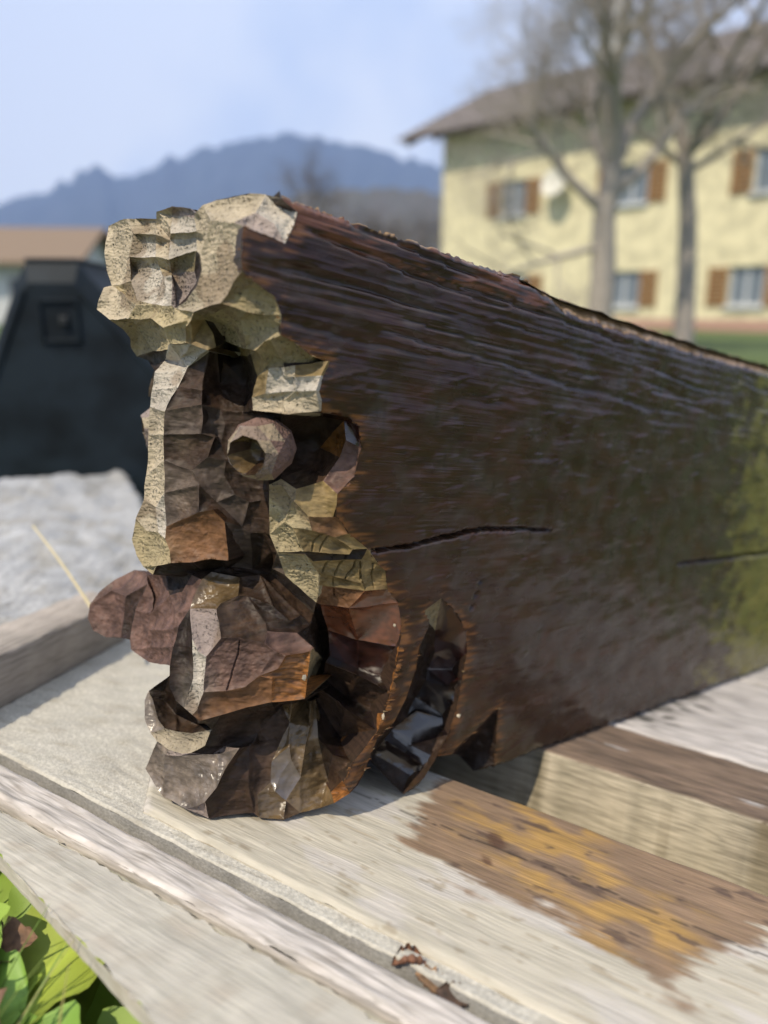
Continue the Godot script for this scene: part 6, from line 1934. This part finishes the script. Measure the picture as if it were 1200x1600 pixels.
func beyond():
	M.bark_tex = noise_tex(FastNoiseLite.TYPE_SIMPLEX_SMOOTH, 0.04, 23, 256, 256, 256, 256, 0.6, 1.1)
	house()
	bare_tree(Vector3(2.8, 0, -10.0), [Vector3.ZERO, Vector3(0.03, 0.9, 0), Vector3(-0.02, 1.7, 0), Vector3(0.06, 2.3, 0)], [[Vector3(-0.75, 0.55, 0.2), 1.5, 0.5, 0.25], [Vector3(-0.4, 1, 0.1), 1.9, 0.62, 0.0], [Vector3(0.5, 1, -0.2), 2.0, 0.6, 0.0], [Vector3(0.1, 1, 0.5), 1.8, 0.5, 0.0], [Vector3(0.9, 0.7, -0.1), 1.6, 0.45, 0.15], [Vector3(-0.9, -0.12, 0.1), 1.3, 0.3, 0.4], [Vector3(0.0, 0.8, -0.9), 1.6, 0.45, 0.1]], 0.16, 4, 3, "bare garden tree with thick leaning trunk and low drooping limb", Color(0.5, 0.44, 0.38), "bare trees in front of the house")
	bare_tree(Vector3(4.35, 0, -11.0), [Vector3.ZERO, Vector3(-0.05, 0.9, 0), Vector3(-0.12, 1.8, 0), Vector3(-0.25, 2.6, 0)], [[Vector3(-0.35, 1, 0), 1.9, 0.6, 0.0], [Vector3(0.75, 1, 0.1), 2.2, 0.66, 0.0], [Vector3(0.2, 1, 0.5), 1.9, 0.5, 0.0], [Vector3(-0.8, 0.8, 0.3), 1.6, 0.42, 0.05], [Vector3(1.0, 0.5, -0.2), 1.7, 0.42, 0.08], [Vector3(0, 0.9, -0.8), 1.7, 0.4, 0.05]], 0.13, 4, 8, "bare garden tree with straight trunk forking below the eaves", Color(0.48, 0.42, 0.37), "bare trees in front of the house")
	var far := [[-5.2, -50.0, 0.2, 10.5, "slender bare tree rising against the sky above the hills"], [-8.6, -58.0, 0.26, 8.5, "spreading bare tree in front of the blue mountains"], [-1.5, -62.0, 0.28, 9.0, "grey bare tree beside the far roofs"], [2.2, -66.0, 0.3, 9.5, "bare tree close to the yellow house's gable"], [-12.5, -75.0, 0.25, 8.0, "small bare tree beyond the orange roof"], [0.4, -55.0, 0.2, 6.5, "short bushy bare tree in the far meadow"]]
	var k := 0
	for t in far:
		k += 1
		var h: float = t[3]
		bare_tree(Vector3(t[0], 0, t[1]), [Vector3.ZERO, Vector3(0.1, h * 0.2, 0), Vector3(0, h * 0.42, 0)], [[Vector3(-0.3, 1, 0), h * 0.3, 0.6, 0.0], [Vector3(0.4, 1, 0.1), h * 0.3, 0.6, 0.0], [Vector3(0.1, 1, -0.5), h * 0.3, 0.5, 0.0], [Vector3(-0.8, 0.7, 0.1), h * 0.24, 0.4, 0.2], [Vector3(0.8, 0.7, 0.2), h * 0.24, 0.4, 0.2]], t[2], 3, 20 + k, t[4], Color(0.2, 0.165, 0.14), "bare trees in the far meadow")
	cottage("barn", "long barn with weathered brown roof and pale wall", Vector3(-17.4, 0, -29.0), 0.1, 11.0, 7.0, 2.3, 1.35, Color(0.6, 0.6, 0.6), Color(0.19, 0.135, 0.09))
	cottage("cottage", "small pale cottage with orange tiled roof beside the barn", Vector3(-15.4, 0, -39.0), 0.25, 3.6, 5.0, 2.9, 1.3, Color(0.66, 0.6, 0.5), Color(0.36, 0.19, 0.12))
	cottage("farmhouse", "grey roofed farmhouse far off between the bare trees", Vector3(-4.0, 0, -95.0), -0.3, 9.0, 8.0, 5.0, 3.0, Color(0.5, 0.48, 0.45), Color(0.2, 0.16, 0.14))
	cottage("farmhouse", "brown roofed farmhouse far off below the hills", Vector3(4.5, 0, -110.0), 0.4, 10.0, 8.0, 5.0, 3.2, Color(0.55, 0.5, 0.45), Color(0.26, 0.16, 0.12))
	compost_bin()
	mountain("hills", 520.0, [Vector2(-2.4, 0.06), Vector2(-0.5, 0.075), Vector2(-0.2, 0.11), Vector2(-0.1, 0.145), Vector2(0.02, 0.15), Vector2(0.1, 0.13), Vector2(0.6, 0.11), Vector2(2.4, 0.09)], 0.05, Color(0.075, 0.07, 0.055), 0.012, 3.0)
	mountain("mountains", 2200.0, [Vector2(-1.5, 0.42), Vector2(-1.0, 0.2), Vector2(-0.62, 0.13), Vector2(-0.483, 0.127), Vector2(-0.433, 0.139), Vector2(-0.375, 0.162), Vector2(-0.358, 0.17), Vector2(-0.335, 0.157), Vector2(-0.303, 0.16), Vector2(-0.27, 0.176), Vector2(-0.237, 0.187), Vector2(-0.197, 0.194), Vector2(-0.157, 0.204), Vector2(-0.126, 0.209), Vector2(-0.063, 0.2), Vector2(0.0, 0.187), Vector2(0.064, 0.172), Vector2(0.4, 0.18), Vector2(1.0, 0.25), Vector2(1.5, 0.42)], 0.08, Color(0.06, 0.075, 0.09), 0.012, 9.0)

func _ready():
	nz.seed = 1
	nz.frequency = 0.5
	nz.fractal_octaves = 3
	nf.seed = 2
	nf.frequency = 0.5
	nf.fractal_octaves = 2
	nc.seed = 4
	nc.noise_type = FastNoiseLite.TYPE_CELLULAR
	nc.cellular_return_type = FastNoiseLite.RETURN_DISTANCE
	nc.fractal_type = FastNoiseLite.FRACTAL_NONE
	nc.frequency = 1.0
	STACK = Transform3D(Basis(Vector3(0.741382, -0.177098, -0.647293), Vector3(0.112269, 0.983688, -0.140548), Vector3(0.661625, 0.031529, 0.749172)).orthonormalized(), Vector3(-0.122575, 0.236999, -0.432780))
	lens_and_light()
	make_materials()
	ground()
	beyond()
	stone_slab()
	stack_of_boards()
	carved_timber()
	litter()
	plants()
